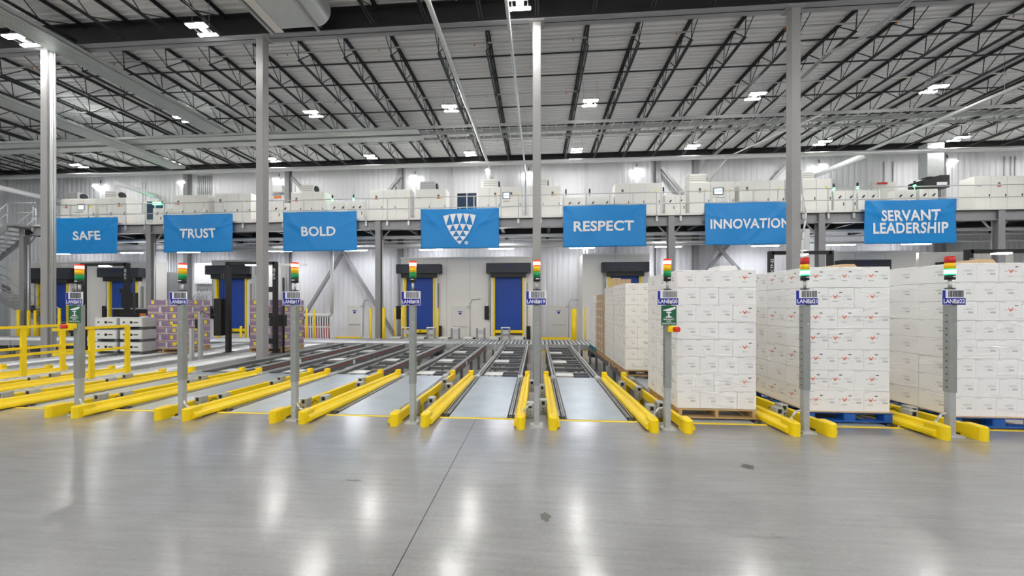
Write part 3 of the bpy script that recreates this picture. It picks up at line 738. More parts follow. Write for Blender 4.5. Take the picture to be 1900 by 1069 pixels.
# black hood at right
t = thing('exhaust_hood', 'black exhaust hood standing on the mezzanine at the right', 'hood', (X_at(1738, CY), CY, DZ))
x0, x1 = X_at(1714, CY) - t.location.x, X_at(1762, CY) - t.location.x; za, zb = Z_at(1738, 348, CY) - DZ, Z_at(1738, 325, CY) - DZ
b = MB(); b.prism([(x0, za), (x1, za), (x1, zb), (x0 + .7, zb), (x0, zb - .2)], 0, .7, 'black'); b.box(x1 - .55, x1 - .1, -.004, 0, za + .12, za + .25, 'white_print'); b.build('canopy', t)
MB().box(x1 - .75, x1 - .1, .42, .68, 0, za, 'steel_grey').build('stand', t)
MB().box(x1 - .75, x1 - .02, .2, .6, zb, zb + 1.6, 'galv').build('flue', t)
# windows on the far wall at deck level
def window(n, px0, px1, y0, y1, lab):
    Y = YW - .02; x0, x1 = X_at(px0, Y), X_at(px1, Y); pm = (px0 + px1) / 2
    z0, z1 = Z_at(pm, y1, Y), Z_at(pm, y0, Y)
    t = thing('window_%d' % n, lab, 'window', ((x0 + x1) / 2, Y, z0), kind='structure'); hw = (x1 - x0) / 2; h = z1 - z0
    b = MB()
    for s in (-1, 1): b.box(s * hw - .05, s * hw + .05, -.06, .0, -.05, h + .05, 'cream_panel')
    b.box(-hw, hw, -.06, 0, h, h + .06, 'cream_panel'); b.box(-hw, hw, -.06, 0, -.06, 0, 'cream_panel'); b.build('window_frame', t)
    MB().box(-hw, hw, -.03, -.01, 0, h, 'glass_dark').build('pane', t)
    MB().box(-.03, .03, -.05, -.02, 0, h, 'galv_light').build('mullion', t)
window(1, 847, 886, 359, 398, 'dark glazed window on the far wall above the emblem banner')
window(2, 272, 306, 374, 408, 'dark window with a green exit light, left of the TRUST banner')
t = thing('exit_light', 'glowing green exit light over the window left of TRUST', 'exit light', (X_at(292, 19.93), 19.93, Z_at(292, 380, 19.93)))
MB().box(-.25, .25, -.06, 0, 0, .16, 'exit_green').build('face_panel', t); MB().box(-.27, .27, -.05, .07, .16, .2, 'charcoal').build('housing', t)

# ---------------------------------------------------------------- stair at the far left
t = thing('steel_stair', 'grey steel switchback stair at the far left of the mezzanine', 'stair', (0, 0, 0))
ya, yb = 16.2, 17.3
def flight(xa, za, xb, zb, y0, y1):
    for s in (y0, y1): MB().prism([(xa, za - .28), (xa, za + .05), (xb, zb + .05), (xb, zb - .28)] if xa < xb else [(xb, zb - .28), (xb, zb + .05), (xa, za + .05), (xa, za - .28)], s - .02, s + .02, 'steel_grey').build('stringer', t)
    n = int(abs(zb - za) / .19)
    for i in range(n):
        u = (i + .5) / n; x = xa + (xb - xa) * u; z = za + (zb - za) * u
        MB().box(x - .16, x + .16, y0, y1, z - .03, z + .0, 'galv').build('tread', t)
    for s in (y0, y1):
        for dz in (.55, 1.05): MB().cyl((xa, s, za + dz), (xb, s, zb + dz), .022, 'galv_light', 8).build('handrail', t)
        for i in range(4):
            u = i / 3; x = xa + (xb - xa) * u; z = za + (zb - za) * u
            MB().cyl((x, s, z - .1), (x, s, z + 1.05), .02, 'galv_light', 8).build('baluster', t)
xt = X_at(46, YM)
flight(xt, DZ, xt - 4.2, 2.75, 16.0, 17.0)
flight(xt - 4.2, 2.75, xt + 1.1, PIT + .9, 17.2, 18.2)
MB().box(xt, X_at(62, YM), 15.95, 17.1, DZ - .1, DZ, 'steel_grey').build('landing', t)
MB().box(xt - 5.2, xt - 4.2, 16, 18.2, 2.65, 2.75, 'steel_grey').build('landing', t)
MB().box(xt + 1.1, xt + 2.3, 17.2, 18.2, PIT + .8, PIT + .9, 'steel_grey').box(xt + 2.2, xt + 2.25, 17.2, 18.2, PIT, PIT + .8, 'steel_grey').build('landing', t)
for zz in (.55, 1.05): MB().cyl((xt, 15.98, DZ + zz), (X_at(66, 16), 15.98, DZ + zz), .022, 'galv_light', 8).build('handrail', t)

# ---------------------------------------------------------------- banners
def banner(px0, px1, y0, y1, body, lab, tw, thh, tx=.5, line=1.0):
    Y = YM - .22; x0, x1 = X_at(px0, Y), X_at(px1, Y); cx = (x0 + x1) / 2; pm = (px0 + px1) / 2
    z0, z1 = Z_at(pm, y1, Y), Z_at(pm, y0, Y); wv, h = x1 - x0, z1 - z0; cz = (z0 + z1) / 2
    ph = random.uniform(0, 6)
    def warp(x, z):
        u = x / wv + .5; v = z / h + .5
        d1 = (u - .03) - (1 - v) * .45; d2 = (.97 - u) - (1 - v) * (.5 + .1 * sin(ph)); d3 = v - .78 + .22 * sin(pi * u)
        return .6 * (-.035 * sin(2.2 * pi * u + ph + 1.5 * v) - .02 * sin(8 * u - 6 * v + ph) \
               - .05 * math.exp(-(d1 / .045) ** 2) * (.3 + v) - .045 * math.exp(-(d2 / .05) ** 2) * (.3 + v) - .03 * math.exp(-(d3 / .05) ** 2) - .012 * sin(21 * u + 13 * v + 2 * ph) * v)
    t = thing('banner', lab, 'banner', (cx, Y, cz))
    b = MB(); nx, ny = 64, 32; k = b.mi('banner_blue')
    for j in range(ny + 1):
        for i in range(nx + 1):
            x = (i / nx - .5) * wv; z = (j / ny - .5) * h; b.v.append((x, warp(x, z), z))
    for j in range(ny):
        for i in range(nx):
            a = j * (nx + 1) + i; b.f.append((a, a + 1, a + nx + 2, a + nx + 1)); b.m.append(k); b.sm.append(True)
    cl = b.build('cloth', t); md = cl.modifiers.new('thick', 'SOLIDIFY'); md.thickness = .006; md.offset = 1
    for xx in (-.48, 0, .48): MB().cyl((xx * wv, .0, h / 2 - .02), (xx * wv, .14, DZ + .53 - cz), .012, 'white_paint', 6).build('tie', t)
    off = lambda x, z: warp(x, z) - .02
    if body:
        me = text_mesh('lettering', body, tw * wv, thh * h, 'white_print', .028, 0, lambda x, z: warp(x + (tx - .5) * wv, z) - .022, 1.05, line)
        obj('lettering', me, t, ((tx - .5) * wv, 0, 0))
    else:
        b = MB(); sc = wv / (925 - 781) / 6.29       # emblem units -> metres
        C = (1338 - 1205 - 133) ; cx0, cy0 = 1338, 722
        halves = [193, 153, 118, 80, 38]; ys = [560, 678, 752, 812, 862, 905]
        bow = [26, 18, 10, 4, 0, 0]
        def pt(u, hw, y, bw):
            x = u * hw; yy = y + bw * (u * u) - bw * .4
            X = x * sc; Z = -(yy - cy0) * sc
            return (X, warp(X, Z) - .045, Z)
        for r in range(5):
            n = 5 - r; hw = halves[r]; hn = halves[r + 1] if r < 4 else 0
            for i in range(n):
                ua = -1 + 2 * i / n; ub = -1 + 2 * (i + 1) / n; um = (ua + ub) / 2
                xm = um * hw
                X = xm * sc; yy = ys[r + 1] + (bow[r + 1] * (xm / (hn or 1)) ** 2 - bow[r + 1] * .4 if hn else 0); Z = -(yy - cy0) * sc
                b.face([pt(ua + .012, hw, ys[r], bow[r]), (X, warp(X, Z) - .045, Z), pt(ub - .012, hw, ys[r], bow[r]), pt(um, hw, ys[r], bow[r])], 'white_print')
        b.build('emblem', t)
        b = MB(); rx, rz = (1418 - 1338) * sc, -(888 - cy0) * sc
        b.face([(rx + cos(a) * .085, -.07, rz + sin(a) * .085) for a in [i * pi / 8 for i in range(16)]], 'white_print'); b.build('registered_mark', t)
        obj('registered_letter', text_mesh('registered_letter', 'R', .07, .09, 'banner_blue', .01), t, (rx, -.074, rz))
banner(100, 218, 404, 471, 'SAFE', 'blue banner reading SAFE hung from the mezzanine rail', .44, .245, .53)
banner(305, 432, 398, 468, 'TRUST', 'blue banner reading TRUST hung from the mezzanine rail', .525, .25, .5)
banner(525, 662, 393, 466, 'BOLD', 'blue banner reading BOLD hung from the mezzanine rail', .46, .245, .49)
banner(781, 926, 387.5, 461, None, 'blue banner with a white shield of triangles hung from the mezzanine rail', .5, .5)
banner(1045, 1199, 381, 458, 'RESPECT', 'blue banner reading RESPECT hung from the mezzanine rail', .725, .25, .49)
banner(1308, 1475, 376, 454, 'INNOVATION', 'blue banner reading INNOVATION, its end hidden behind a column', .88, .235, .5)
banner(1603, 1773, 371, 452, 'SERVANT\nLEADERSHIP', 'blue banner reading SERVANT LEADERSHIP hung from the mezzanine rail', .82, .545, .505, .85)

# ================================================================ conveyor lanes
LN = {k: None for k in range(-9, 4)}
def boundary_name(k): return 'LANE#%d' % (19 + k)
def lane_label(k):          # lane between boundary k and k+1
    if k + 1 == -4: return 'left of the LANE#15 post'
    if k + 1 < -4: return '%s lane left of the LANE#15 post' % nth(-4 - (k + 1))
    if k == 3: return 'right of the LANE#22 post'
    return 'between the LANE#%d and LANE#%d posts' % (19 + k, 20 + k)
def m_deck(): return MB().box(-.39, .39, EDGE + .03, 7.33, -.03, -.004, 'deck_plate')
def m_track(s):
    b = MB(); a = s * .41
    lo, hi = sorted((s * .405, s * .50)); b.box(lo, hi, EDGE + .03, 7.3, -.14, -.05, 'conveyor_frame')
    for q in (.42, .445, .485):
        lo, hi = sorted((s * (q - .008), s * (q + .008))); b.box(lo, hi, EDGE + .06, 7.3, -.05, .004, 'chain_steel')
    for i in range(26):
        y = EDGE + .1 + i * .1; lo, hi = sorted((s * .43, s * .452)); b.box(lo, hi, y, y + .06, -.05, -.002, 'black')
    b.cyl((s * .41, EDGE + .1, -.03), (s * .5, EDGE + .1, -.03), .045, 'dark_steel', 12)
    b.box(min(s*.40, s*.50), max(s*.40, s*.50), 7.16, 7.36, -.05, .03, 'galv_light')
    return b
def m_rail(s):
    b = MB()
    lo, hi = sorted((s * .40, s * .46)); b.box(lo, hi, 7.36, 13.15, -.16, .0, 'conveyor_frame')
    lo, hi = sorted((s * .385, s * .415)); b.box(lo, hi, 7.36, 13.15, .0, .022, 'chain_steel')
    lo, hi = sorted((s * .445, s * .475)); b.box(lo, hi, 7.36, 13.15, .0, .03, 'galv_light')
    lo, hi = sorted((s * .37, s * .40)); b.box(lo, hi, 7.36, 13.15, -.10, -.07, 'galv_light')
    return b
def m_strip(s):
    b = MB(); lo, hi = sorted((s * .461, s * .470))
    for a, c in ((7.5, 9.2), (9.5, 10.2), (10.5, 12.6)): b.box(lo, hi, a, c, -.07, -.042, 'red_strip')
    for a in (7.42, 9.35): b.box(lo, hi, a, a + .09, -.13, -.02, 'white_print')
    return b
cross = MB().box(-.40, .40, -.03, .03, -.13, -.07, 'conveyor_frame').box(-.40, .40, -.035, .02, -.07, -.06, 'chain_steel').mesh('cross_member')
pan = MB().box(-.38, .02, -.16, .16, -.07, -.055, 'white_paint').box(.02, .38, -.1, .1, -.14, -.08, 'charcoal').mesh('drive_pan')
leg = MB().box(-.035, .035, -.03, .03, PIT, -.15, 'conveyor_frame').box(-.06, .06, -.06, .06, PIT, PIT + .015, 'conveyor_frame').mesh('leg')
gus = MB().prism([(-.16, -.15), (.16, -.15), (.07, -.32), (-.07, -.32)], -.02, .02, 'conveyor_frame').mesh('bracket')
for k in range(-5, 4):
    cx = (k + .5) * PITCH
    t = thing('chain_conveyor', 'floor-level pallet chain conveyor ' + lane_label(k), 'conveyor', (cx, 0, 0), 'lane conveyors with grey deck plates')
    obj('deck_plate', cached('deck_plate', m_deck), t)
    for s in (-1, 1):
        obj('chain_track', cached(('chain_track', s), lambda: m_track(s)), t)
        obj('side_rail', cached(('side_rail', s), lambda: m_rail(s)), t)
    obj('wear_strip', cached(('wear_strip', 1), lambda: m_strip(1)), t); obj('wear_strip', cached(('wear_strip', -1), lambda: m_strip(-1)), t)
    for i in range(10): obj('cross_member', cross, t, (0, 7.55 + i * .6, 0))
    for i in range(3): obj('drive_pan', pan, t, (0, 7.9 + i * 1.8, 0))
    for i in range(5):
        for s in (-1, 1):
            obj('leg', leg, t, (s * .43, 7.6 + i * 1.33, 0))
            if s > 0: obj('bracket', gus, t, (.1, 8.05 + i * 1.33, 0))
    for s in (-1, 1): obj('leg', leg, t, (s * .46, 5.2, 0))
# roller lanes at the left
roll = MB().cyl((-.44, 0, -.03), (.44, 0, -.03), .042, 'roller_steel', 10).mesh('roller')
def m_side(s):
    lo, hi = sorted((s * .44, s * .485)); return MB().box(lo, hi, EDGE + .03, 13.15, -.16, .01, 'galv_light')
for k in range(-9, -5):
    cx = (k + .5) * PITCH
    t = thing('roller_conveyor', 'floor-level roller conveyor, ' + lane_label(k), 'conveyor', (cx, 0, 0), 'roller lanes at the left')
    for s in (-1, 1): obj('side_frame', cached(('side_frame', s), lambda: m_side(s)), t)
    for i in range(66): obj('roller', roll, t, (0, EDGE + .12 + i * .127, 0))
    for i in range(4):
        for s in (-1, 1): obj('leg', leg, t, (s * .45, 5.5 + i * 2.2, 0))
# cross conveyor modules
croll = MB().cyl((0, 13.3, -.02), (0, 14.95, -.02), .036, 'roller_steel', 8).mesh('roller')
def m_cf(y, m): return MB().box(-.76, .76, y - .03, y + .03, -.2, .02, m)
for k in range(-16, 2):
    cx = (k + .5) * PITCH
    lab = 'cross roller conveyor section at the back, %s section from the LANE#20 pallets' % nth(1 - k)
    t = thing('cross_conveyor', lab, 'conveyor', (cx, 0, 0), 'cross conveyor sections')
    obj('side_frame', cached('cf0', lambda: m_cf(13.24, 'galv')), t); obj('side_frame', cached('cf1', lambda: m_cf(15.0, 'galv')), t)
    for i in range(10): obj('roller', croll, t, (-.71 + i * .158, 0, 0))
    for xx in (-.7, .7): 
        for yy in (13.25, 14.98): obj('leg', leg, t, (xx, yy, 0))
    MB().box(-.35, .1, 13.5, 14.1, -.5, -.22, 'charcoal', .02).build('motor', t)
# sensor frames and covers behind the cross conveyor
for i, px in enumerate((754, 800, 845, 892, 938)):
    Y = 15.5; x = X_at(px, Y); zt = Z_at(px, 608, Y)
    t = thing('sensor_stand', 'small grey U-shaped sensor frame behind the cross conveyor, %s from the left' % nth(i), 'sensor frame', (x, Y, PIT), 'sensor frames behind the cross conveyor')
    for s in (-1, 1): MB().box(s * .17 - .035, s * .17 + .035, -.05, .05, 0, zt - PIT, 'steel_grey').build('upright', t)
    MB().box(-.2, .2, -.06, .06, zt - PIT - .02, zt - PIT + .02, 'white_paint').build('top_plate', t)
    MB().box(-.13, .13, -.03, .05, zt - PIT - .3, zt - PIT - .1, 'galv_light').build('sensor_plate', t)
    MB().box(-.24, .24, .1, .4, 0, zt - PIT - .45, 'cream_panel').build('base_box', t)
for i, px in enumerate((733, 777, 822, 868, 916, 962)):
    Y = 15.6; x = X_at(px, Y); zt = Z_at(px, 626, Y)
    t = thing('drive_unit', 'low pale drive cover behind the cross conveyor, %s from the left' % nth(i), 'drive cover', (x, Y, PIT), 'drive covers behind the cross conveyor')
    MB().box(-.22, .22, 0, .45, 0, zt - PIT, 'cabinet', .02).build('cover', t)
    MB().box(.22, .3, .1, .3, zt - PIT - .2, zt - PIT - .02, 'charcoal').build('motor', t)
tag(MB().box(X_at(1005, 16), X_at(1058, 16), 15.95, 16.05, Z_at(1030, 632, 16), Z_at(1030, 626, 16), 'yellow').box(X_at(1005, 16), X_at(1058, 16), 15.9, 16.1, PIT, PIT + .05, 'yellow').box(X_at(1010, 16), X_at(1013, 16), 15.95, 16.05, PIT, Z_at(1030, 632, 16), 'yellow').box(X_at(1050, 16), X_at(1053, 16), 15.95, 16.05, PIT, Z_at(1030, 632, 16), 'yellow').build('floor_guard'), 'low yellow guard rail right of the LANE#19 post by the white door', 'guard rail')
tag(MB().box(X_at(622, 16), X_at(668, 16), 15.95, 16.05, Z_at(645, 631, 16), Z_at(645, 625, 16), 'yellow').box(X_at(626, 16), X_at(629, 16), 15.95, 16.05, PIT, Z_at(645, 631, 16), 'yellow').box(X_at(660, 16), X_at(663, 16), 15.95, 16.05, PIT, Z_at(645, 631, 16), 'yellow').build('floor_guard'), 'low yellow guard rail by the white door left of the LANE#18 post', 'guard rail')
BOLL = [(557, 575, 'first of three by the hose manifold', .05), (569, 572, 'second of three by the hose manifold', .05), (583, 574, 'third of three by the hose manifold', .05),
        (688, 572, 'left of the mezzanine column by LANE#18', .06), (712, 571, 'right of the mezzanine column by LANE#18', .07), (733, 572, 'beside the brace left of LANE#18', .04), (746, 570, 'against the door frame left of LANE#18', .05),
        (812, 572, 'at the right jamb of the LANE#18 door', .05), (1065, 573, 'thick, right of the white door by LANE#20', .12), (1086, 571, 'slim, at the corner of the LANE#20 vestibule', .04),
        (34, 575, 'leftmost, under the stair', .06), (53, 576, 'under the stair beside the mezzanine column', .06), (65, 576, 'under the stair against the first column', .05), (110, 572, 'right of the first column', .06),
        (227, 612, 'short, right of the grey drive boxes', .04), (447, 605, 'short, behind the second gantry', .05)]
for px, y, lab, r in BOLL:
    Y = 16.3; x = X_at(px, Y); z = Z_at(px, y, Y)
    t = thing('bollard', 'yellow safety bollard, ' + lab, 'bollard', (x, Y, PIT), 'yellow bollards at the back')
    MB().cyl((0, 0, 0), (0, 0, z - PIT), r, 'yellow', 12).build('post', t)
    MB().box(-r - .04, r + .04, -r - .04, r + .04, 0, .02, 'yellow').build('base_plate', t)

# ================================================================ yellow guard rails
PROF = [(-.055, .035), (-.055, .155), (-.045, .168), (-.015, .168), (.0, .155), (.008, .118), (.02, .105), (.035, .112), (.06, .105), (.085, .08), (.092, .05), (.088, .025), (.05, .012), (-.03, .012)]
def m_beam(y1):
    b = MB().prism(PROF[::-1], 4.27, y1, 'yellow')
    b.v = [(x, y, z * .9 - (y - 4.27) * .026) for x, y, z in b.v]      # the rails fall slightly towards the back
    return b
def m_cap():
    b = MB(); pr = []
    for i in range(9):
        a = pi + pi * i / 8; pr.append((cos(a) * .052, 4.25 + sin(a) * .052))
    pr += [(.052, 4.40), (-.052, 4.40)]
    n = len(pr); k = b.mi('yellow')
    for z in (.0, .145): b.v += [(x, y, z) for x, y in pr]
    b.v += [(x * .85, 4.3 + (y - 4.3) * .88, .156) for x, y in pr]
    for l in (0, n):
        for i in range(n): j = (i + 1) % n; b.f.append((l + i, l + j, l + n + j, l + n + i)); b.m.append(k); b.sm.append(False)
    b.f.append(tuple(range(2 * n, 3 * n))); b.m.append(k); b.sm.append(False)
    return b
def m_bracket():
    b = MB(); b.box(-.155, -.06, -.06, .06, 0, .205, 'galv', .004); b.box(-.128, -.085, -.062, -.058, .14, .19, 'black')
    for z in (.05, .09): b.cyl((-.107, -.064, z), (-.107, -.058, z), .009, 'black', 8)
    return b
sup = MB().box(-.03, .04, -.05, .05, PIT, -.02, 'yellow').box(-.05, .06, -.08, .08, PIT, PIT + .02, 'yellow').mesh('support')
def flipmesh(me, key):
    if key in CACHE: return CACHE[key]
    m2 = me.copy()
    for v in m2.vertices: v.co.x = -v.co.x
    m2.flip_normals(); CACHE[key] = m2; return m2
for k in range(-8, 4):
    for s in (-1, 1):
        if k == 3 and s == 1: pass
        x = k * PITCH + s * .195
        side = 'left' if s < 0 else 'right'
        pl = ('the %s post' % boundary_name(k)) if k >= -4 else 'the %s lane gap left of LANE#15' % nth(-5 - k)
        t = thing('guard_rail', 'yellow floor guard rail, %s of %s' % (side, pl), 'guard rail', (x, 0, 0), 'yellow lane guard rails')
        y1 = 7.05 if (k == -5 and s < 0) else 7.33
        bm = cached('beam%.2f' % y1, lambda: m_beam(y1)); cm = cached('end_cap', m_cap); br = cached('sensor_bracket', m_bracket)
        f = (lambda me, key: me) if s > 0 else flipmesh
        obj('beam', f(bm, ('fb', y1)), t); obj('end_cap', cm, t)
        MB().box(-.05, .05, y1 - .07, y1 + .03, -.06, .12, 'yellow', .012).build('end_post', t)
        for yy in (5.25, 6.15, 7.05): obj('support', f(sup, 'fs'), t, (0, yy, 0))
        for yy in ((4.9, 5.9) if s > 0 else (4.72, 6.3)): obj('sensor_bracket', f(br, 'fbr'), t, (0, yy, -(yy - 4.3) * .026))
        cbl = MB(); pts = [(-.06 * 1, 4.78 if s < 0 else 4.96, .12), (-.085, 4.86 if s < 0 else 5.04, .06), (-.07, 4.95 if s < 0 else 5.13, .10), (-.075, 5.02 if s < 0 else 5.2, .05)]
        cbl.path([(p[0] * s * 1.05, p[1], p[2]) for p in pts], .005, 'black', 5); cbl.build('sensor_cable', t)
# pedestrian guard rails at the left
def ped(x, ys, k, lab):
    t = thing('safety_railing', lab, 'railing', (x, 0, .16))
    for y in ys: MB().box(-.02, .02, y - .035, y + .035, 0, .93, 'yellow').build('railing_post', t)
    y0, y1 = ys[0] - 1.2, ys[-1] + (.0 if k else .28)
    if k: y0 = ys[0] - .5
    MB().box(-.03, .03, y0, y1, .90, .95, 'yellow').build('top_rail', t)
    for z in ((.50,) if k else (.40, .52)): MB().box(-.025, .025, y0, y1, z - .02, z + .025, 'yellow').build('mid_rail', t)
ped(-6 * PITCH - .195, (5.94, 6.49), 0, 'yellow two-rail safety railing at the left picture edge')
ped(-5 * PITCH - .195, (5.82, 6.38), 1, 'yellow two-rail safety railing just right of the LANE#15 post')

# ================================================================ lane posts with signs and light towers
def m_post():
    b = MB(); b.box(-.033, .033, -.033, .033, .015, .72, 'galv', .004); return b
def m_sleeve():
    b = MB(); b.box(-.038, .038, -.038, .038, .50, 1.50, 'post_sleeve', .004)
    for i in range(12): b.box(-.0385, -.038, -.010, .006, .55 + i * .075, .563 + i * .075, 'black')
    for z in (1.28,): b.cyl((.01, -.040, z), (.01, -.037, z), .007, 'white_print', 6)
    return b
def m_plate():
    b = MB(); b.box(-.08, .08, -.08, .08, 0, .015, 'galv_light')
    for sx in (-1, 1):
        for sy in (-1, 1): b.cyl((sx * .065, sy * .065, .015), (sx * .065, sy * .065, .03), .008, 'galv', 6)
    return b
lit_red = {15, 16, 17, 18, 19, 20}
for k in range(-4, 4):
    n = 19 + k; x = k * PITCH; Y = 4.37
    if k == -4: x += .06
    lit = 'red' if n in lit_red else 'green'
    t = thing('lane_post', 'galvanised lane post with LANE#%d sign and %s-lit light tower' % (n, lit), 'lane post', (x, Y, 0), 'lane posts')
    obj('post', cached('post', m_post), t); obj('sleeve', cached('sleeve', m_sleeve), t); obj('base_plate', cached('base_plate_post', m_plate), t)
    sg = obj('sign', cached('lane_sign', lambda: MB().box(-.125, .125, -.004, 0, -.088, .088, 'white_print')), t, (-.01, -.044, 1.585))
    p = MB(); p.box(-.12, .12, -.006, -.004, -.083, -.005, 'sign_blue'); p.box(-.12, -.088, -.006, -.004, -.005, .083, 'sign_blue'); p.build('sign_field', sg)
    p = MB(); rnd = random.Random(n); xx = -.06
    while xx < .105:
        wv = rnd.choice((.003, .005, .008)); p.box(xx, xx + wv, -.0062, -.004, .004, .08, 'print_dark'); xx += wv + rnd.choice((.003, .004, .006))
    p.build('barcode', sg)
    obj('lettering', text_mesh('lettering', 'LANE#%d' % n, .222, .052, 'white_print', .022), sg, (0, -.0075, -.044))
    # light tower
    tw = MB().cyl((0, 0, 1.50), (0, 0, 1.515), .06, 'charcoal', 12).cyl((0, 0, 1.69), (0, 0, 1.80), .016, 'galv_light', 10)
    tw.box(-.03, .03, -.02, .02, 1.5, 1.69, 'galv_light'); tw.cyl((0, 0, 1.685), (0, 0, 1.695), .045, 'charcoal', 12); tw.build('tower_pole', t)
    tower = MB().cyl((0, 0, 1.79), (0, 0, 1.845), .043, 'black', 16).box(-.012, .026, -.0445, -.043, 1.818, 1.828, 'white_print').build('tower_base', t)
    def seg(name, z0, z1, m, r=.044): return MB().cyl((0, 0, z0), (0, 0, z1), r, m, 18).build(name, t)
    if lit == 'green':
        seg('green_lens', 1.846, 1.858, 'lens_green_lit'); seg('green_lens', 1.858, 1.902, 'lens_green_core', .0445); seg('green_lens', 1.902, 1.913, 'lens_green_lit')
    else: seg('green_lens', 1.846, 1.913, 'lens_green')
    seg('amber_lens', 1.914, 1.980, 'lens_amber')
    if lit == 'red':
        seg('red_lens', 1.981, 1.992, 'lens_red_lit'); seg('red_lens', 1.992, 2.035, 'lens_red_core', .0445); seg('red_lens', 2.035, 2.05, 'lens_red_lit')
    else: seg('red_lens', 1.981, 2.05, 'lens_red')
    seg('tower_cap', 2.05, 2.058, 'lens_red', .043)
    if n in (15, 20):
        sn = MB().box(-.088, .088, -.004, 0, -.118, .118, 'sign_green').build('stop_sign', t, (.0, -.047, 1.375))
        p = MB()
        p.face([(-.075, -.006, .062), (.075, -.006, .105), (.078, -.006, .082), (.02, -.006, .055), (-.03, -.006, .052)], 'white_print')
        p.face([(-.032, -.006, .03), (.032, -.006, .03), (.022, -.006, .045), (-.022, -.006, .045)], 'white_print')
        p.box(-.008, .008, -.006, -.004, -.01, .03, 'white_print'); p.box(-.03, .03, -.006, -.004, -.022, -.01, 'white_print'); p.box(-.05, .05, -.0055, -.004, -.027, -.023, 'white_print')
        p.build('pictogram', sn)
        obj('lettering', text_mesh('lettering', 'EMERGENCY\nSTOP\nPUSH BUTTON', .15, .068, 'white_print', .02, line=1.0), sn, (0, -.0065, -.072))
        s = 1 if n == 20 else -1; xo = .03 if n == 20 else -.02
        MB().box(xo - .045, xo + .045, -.107, -.037, 1.18, 1.25, 'yellow', .008).build('stop_box', t)
        MB().cyl((xo + s * .02, -.102, 1.213), (xo + s * .045, -.152, 1.213), .03, 'estop_red', 14).build('stop_button', t)
    cb = MB(); cb.path([(.05, -.03, .22), (.10, -.05, .17), (.15, -.03, .13), (.17, .05, .10)] if k <= -2 else [(-.06, -.02, .26), (-.11, -.02, .25), (-.16, -.02, .18), (-.17, .0, .10)], .012, 'galv_light', 8); cb.build('flex_conduit', t)

# ================================================================ pallets and cartons
def m_pallet(wv, d, m, blocks):
    parts = {}
    b = MB(); n = 6
    for i in range(n):
        y0 = i * (d - .11) / (n - 1); b.box(-wv / 2, wv / 2, y0, y0 + .11, .105, .125, m)
    parts['top_deck'] = b
    b = MB()
    for i in range(3):
        y0 = i * (d - .11) / 2; b.box(-wv / 2, wv / 2, y0, y0 + .11, 0, .018, m)
    parts['bottom_deck'] = b
    return parts
def pallet(x, y, z, wv, d, m, blocks, lab):
    t = thing('pallet', lab, 'pallet', (x, y, z))
    for nm, b in m_pallet(wv, d, m, blocks).items(): b.build(nm, t)
    for s in (-1, 0, 1):
        a = s * (wv / 2 - .05)
        if blocks:
            for yy in (0, d / 2 - .06, d - .13): MB().box(a - .05 if s else -.07, a + .05 if s else .07, yy, yy + .13, .018, .105, m, .01).build('block', t)
        else: MB().box(a - .02, a + .02, 0, d, .018, .105, m).build('stringer', t)
    return t
BIRD = [(-.036, .016), (-.030, .026), (-.022, .024), (-.016, .010), (.0, .006), (.016, .012), (.022, .028), (.034, .030), (.036, .018), (.028, -.004), (.016, -.018), (.005, -.022), (.004, -.034), (-.004, -.034), (-.005, -.022), (-.018, -.014), (-.026, .002)]
def m_carton(wv, d, h, body, pf, ps):
    b = MB(); b.box(-wv / 2, wv / 2, 0, d, .002, h - .002, body, .005)
    e = .0016
    def put(face, kind, cw):
        def q(u0, u1, z0, z1, m):
            if face == 'f': b.face([(u0, -e, z0), (u1, -e, z0), (u1, -e, z1), (u0, -e, z1)], m)
            else: b.face([(-wv / 2 - e, d / 2 - u0, z0), (-wv / 2 - e, d / 2 - u1, z0), (-wv / 2 - e, d / 2 - u1, z1), (-wv / 2 - e, d / 2 - u0, z1)], m)
        def poly(pts, m):
            if face == 'f': b.face([(u, -e, z) for u, z in pts], m)
            else: b.face([(-wv / 2 - e, d / 2 - u, z) for u, z in pts], m)
        def grey(c):
            z = h * .5
            for i, (hw, m) in enumerate(((.03, 'print_light'), (.052, 'print_grey'), (.03, 'print_light'))):
                q(c - hw, c + hw, z + .03 - i * .012, z + .036 - i * .012, m)
            q(c - .01, c + .05, z - .028, z - .008, 'print_grey'); q(c - .06, c - .035, z - .02, z - .016, 'print_light'); q(c - .06, c - .04, z - .028, z - .024, 'print_light')
            q(c + .035, c + .06, z + .05, z + .056, 'print_light')
        def bird(c):
            z = h * .56
            sc = min(.8, cw / .32)
            poly([(c + u * sc, z + v * sc) for u, v in BIRD][::-1] , 'print_red')
            q(c - .085 * sc, c - .05 * sc, z - .006, z + .006, 'print_grey'); q(c + .04 * sc, c + .085 * sc, z - .006, z + .006, 'print_grey')
            q(c - .04 * sc, c + .04 * sc, z - .066, z - .056, 'print_grey'); q(c + .06 * sc, c + .105 * sc, z + .045, z + .058, 'print_dark')
        if kind == 'g': grey(cw * .12)
        elif kind == 'r': bird(0)
        elif kind == 'b': bird(-cw * .24); grey(cw * .25)
        elif kind == 'p':
            q(-cw * .47, cw * .47, h * .03, h * .26, 'carton_buff'); q(-cw * .45, cw * .1, h * .86, h * .97, 'carton_buff'); q(cw * .22, cw * .36, h * .2, h * .92, 'print_light')
        elif kind == 'y':
            q(-cw * .47, cw * .47, h * .04, h * .2, 'carton_buff'); q(-.05, .05, h * .38, h * .88, 'label_yellow')
        elif kind == 't': q(-cw * .2, cw * .25, h * .1, h * .32, 'white_print')
        q(-cw * .48, -cw * .48 + min(.07, cw * .3), h - .016, h - .010, 'print_grey' if kind not in 'pyt' else 'carton_buff')
    put('f', pf, wv); put('s', ps, d)
    return b
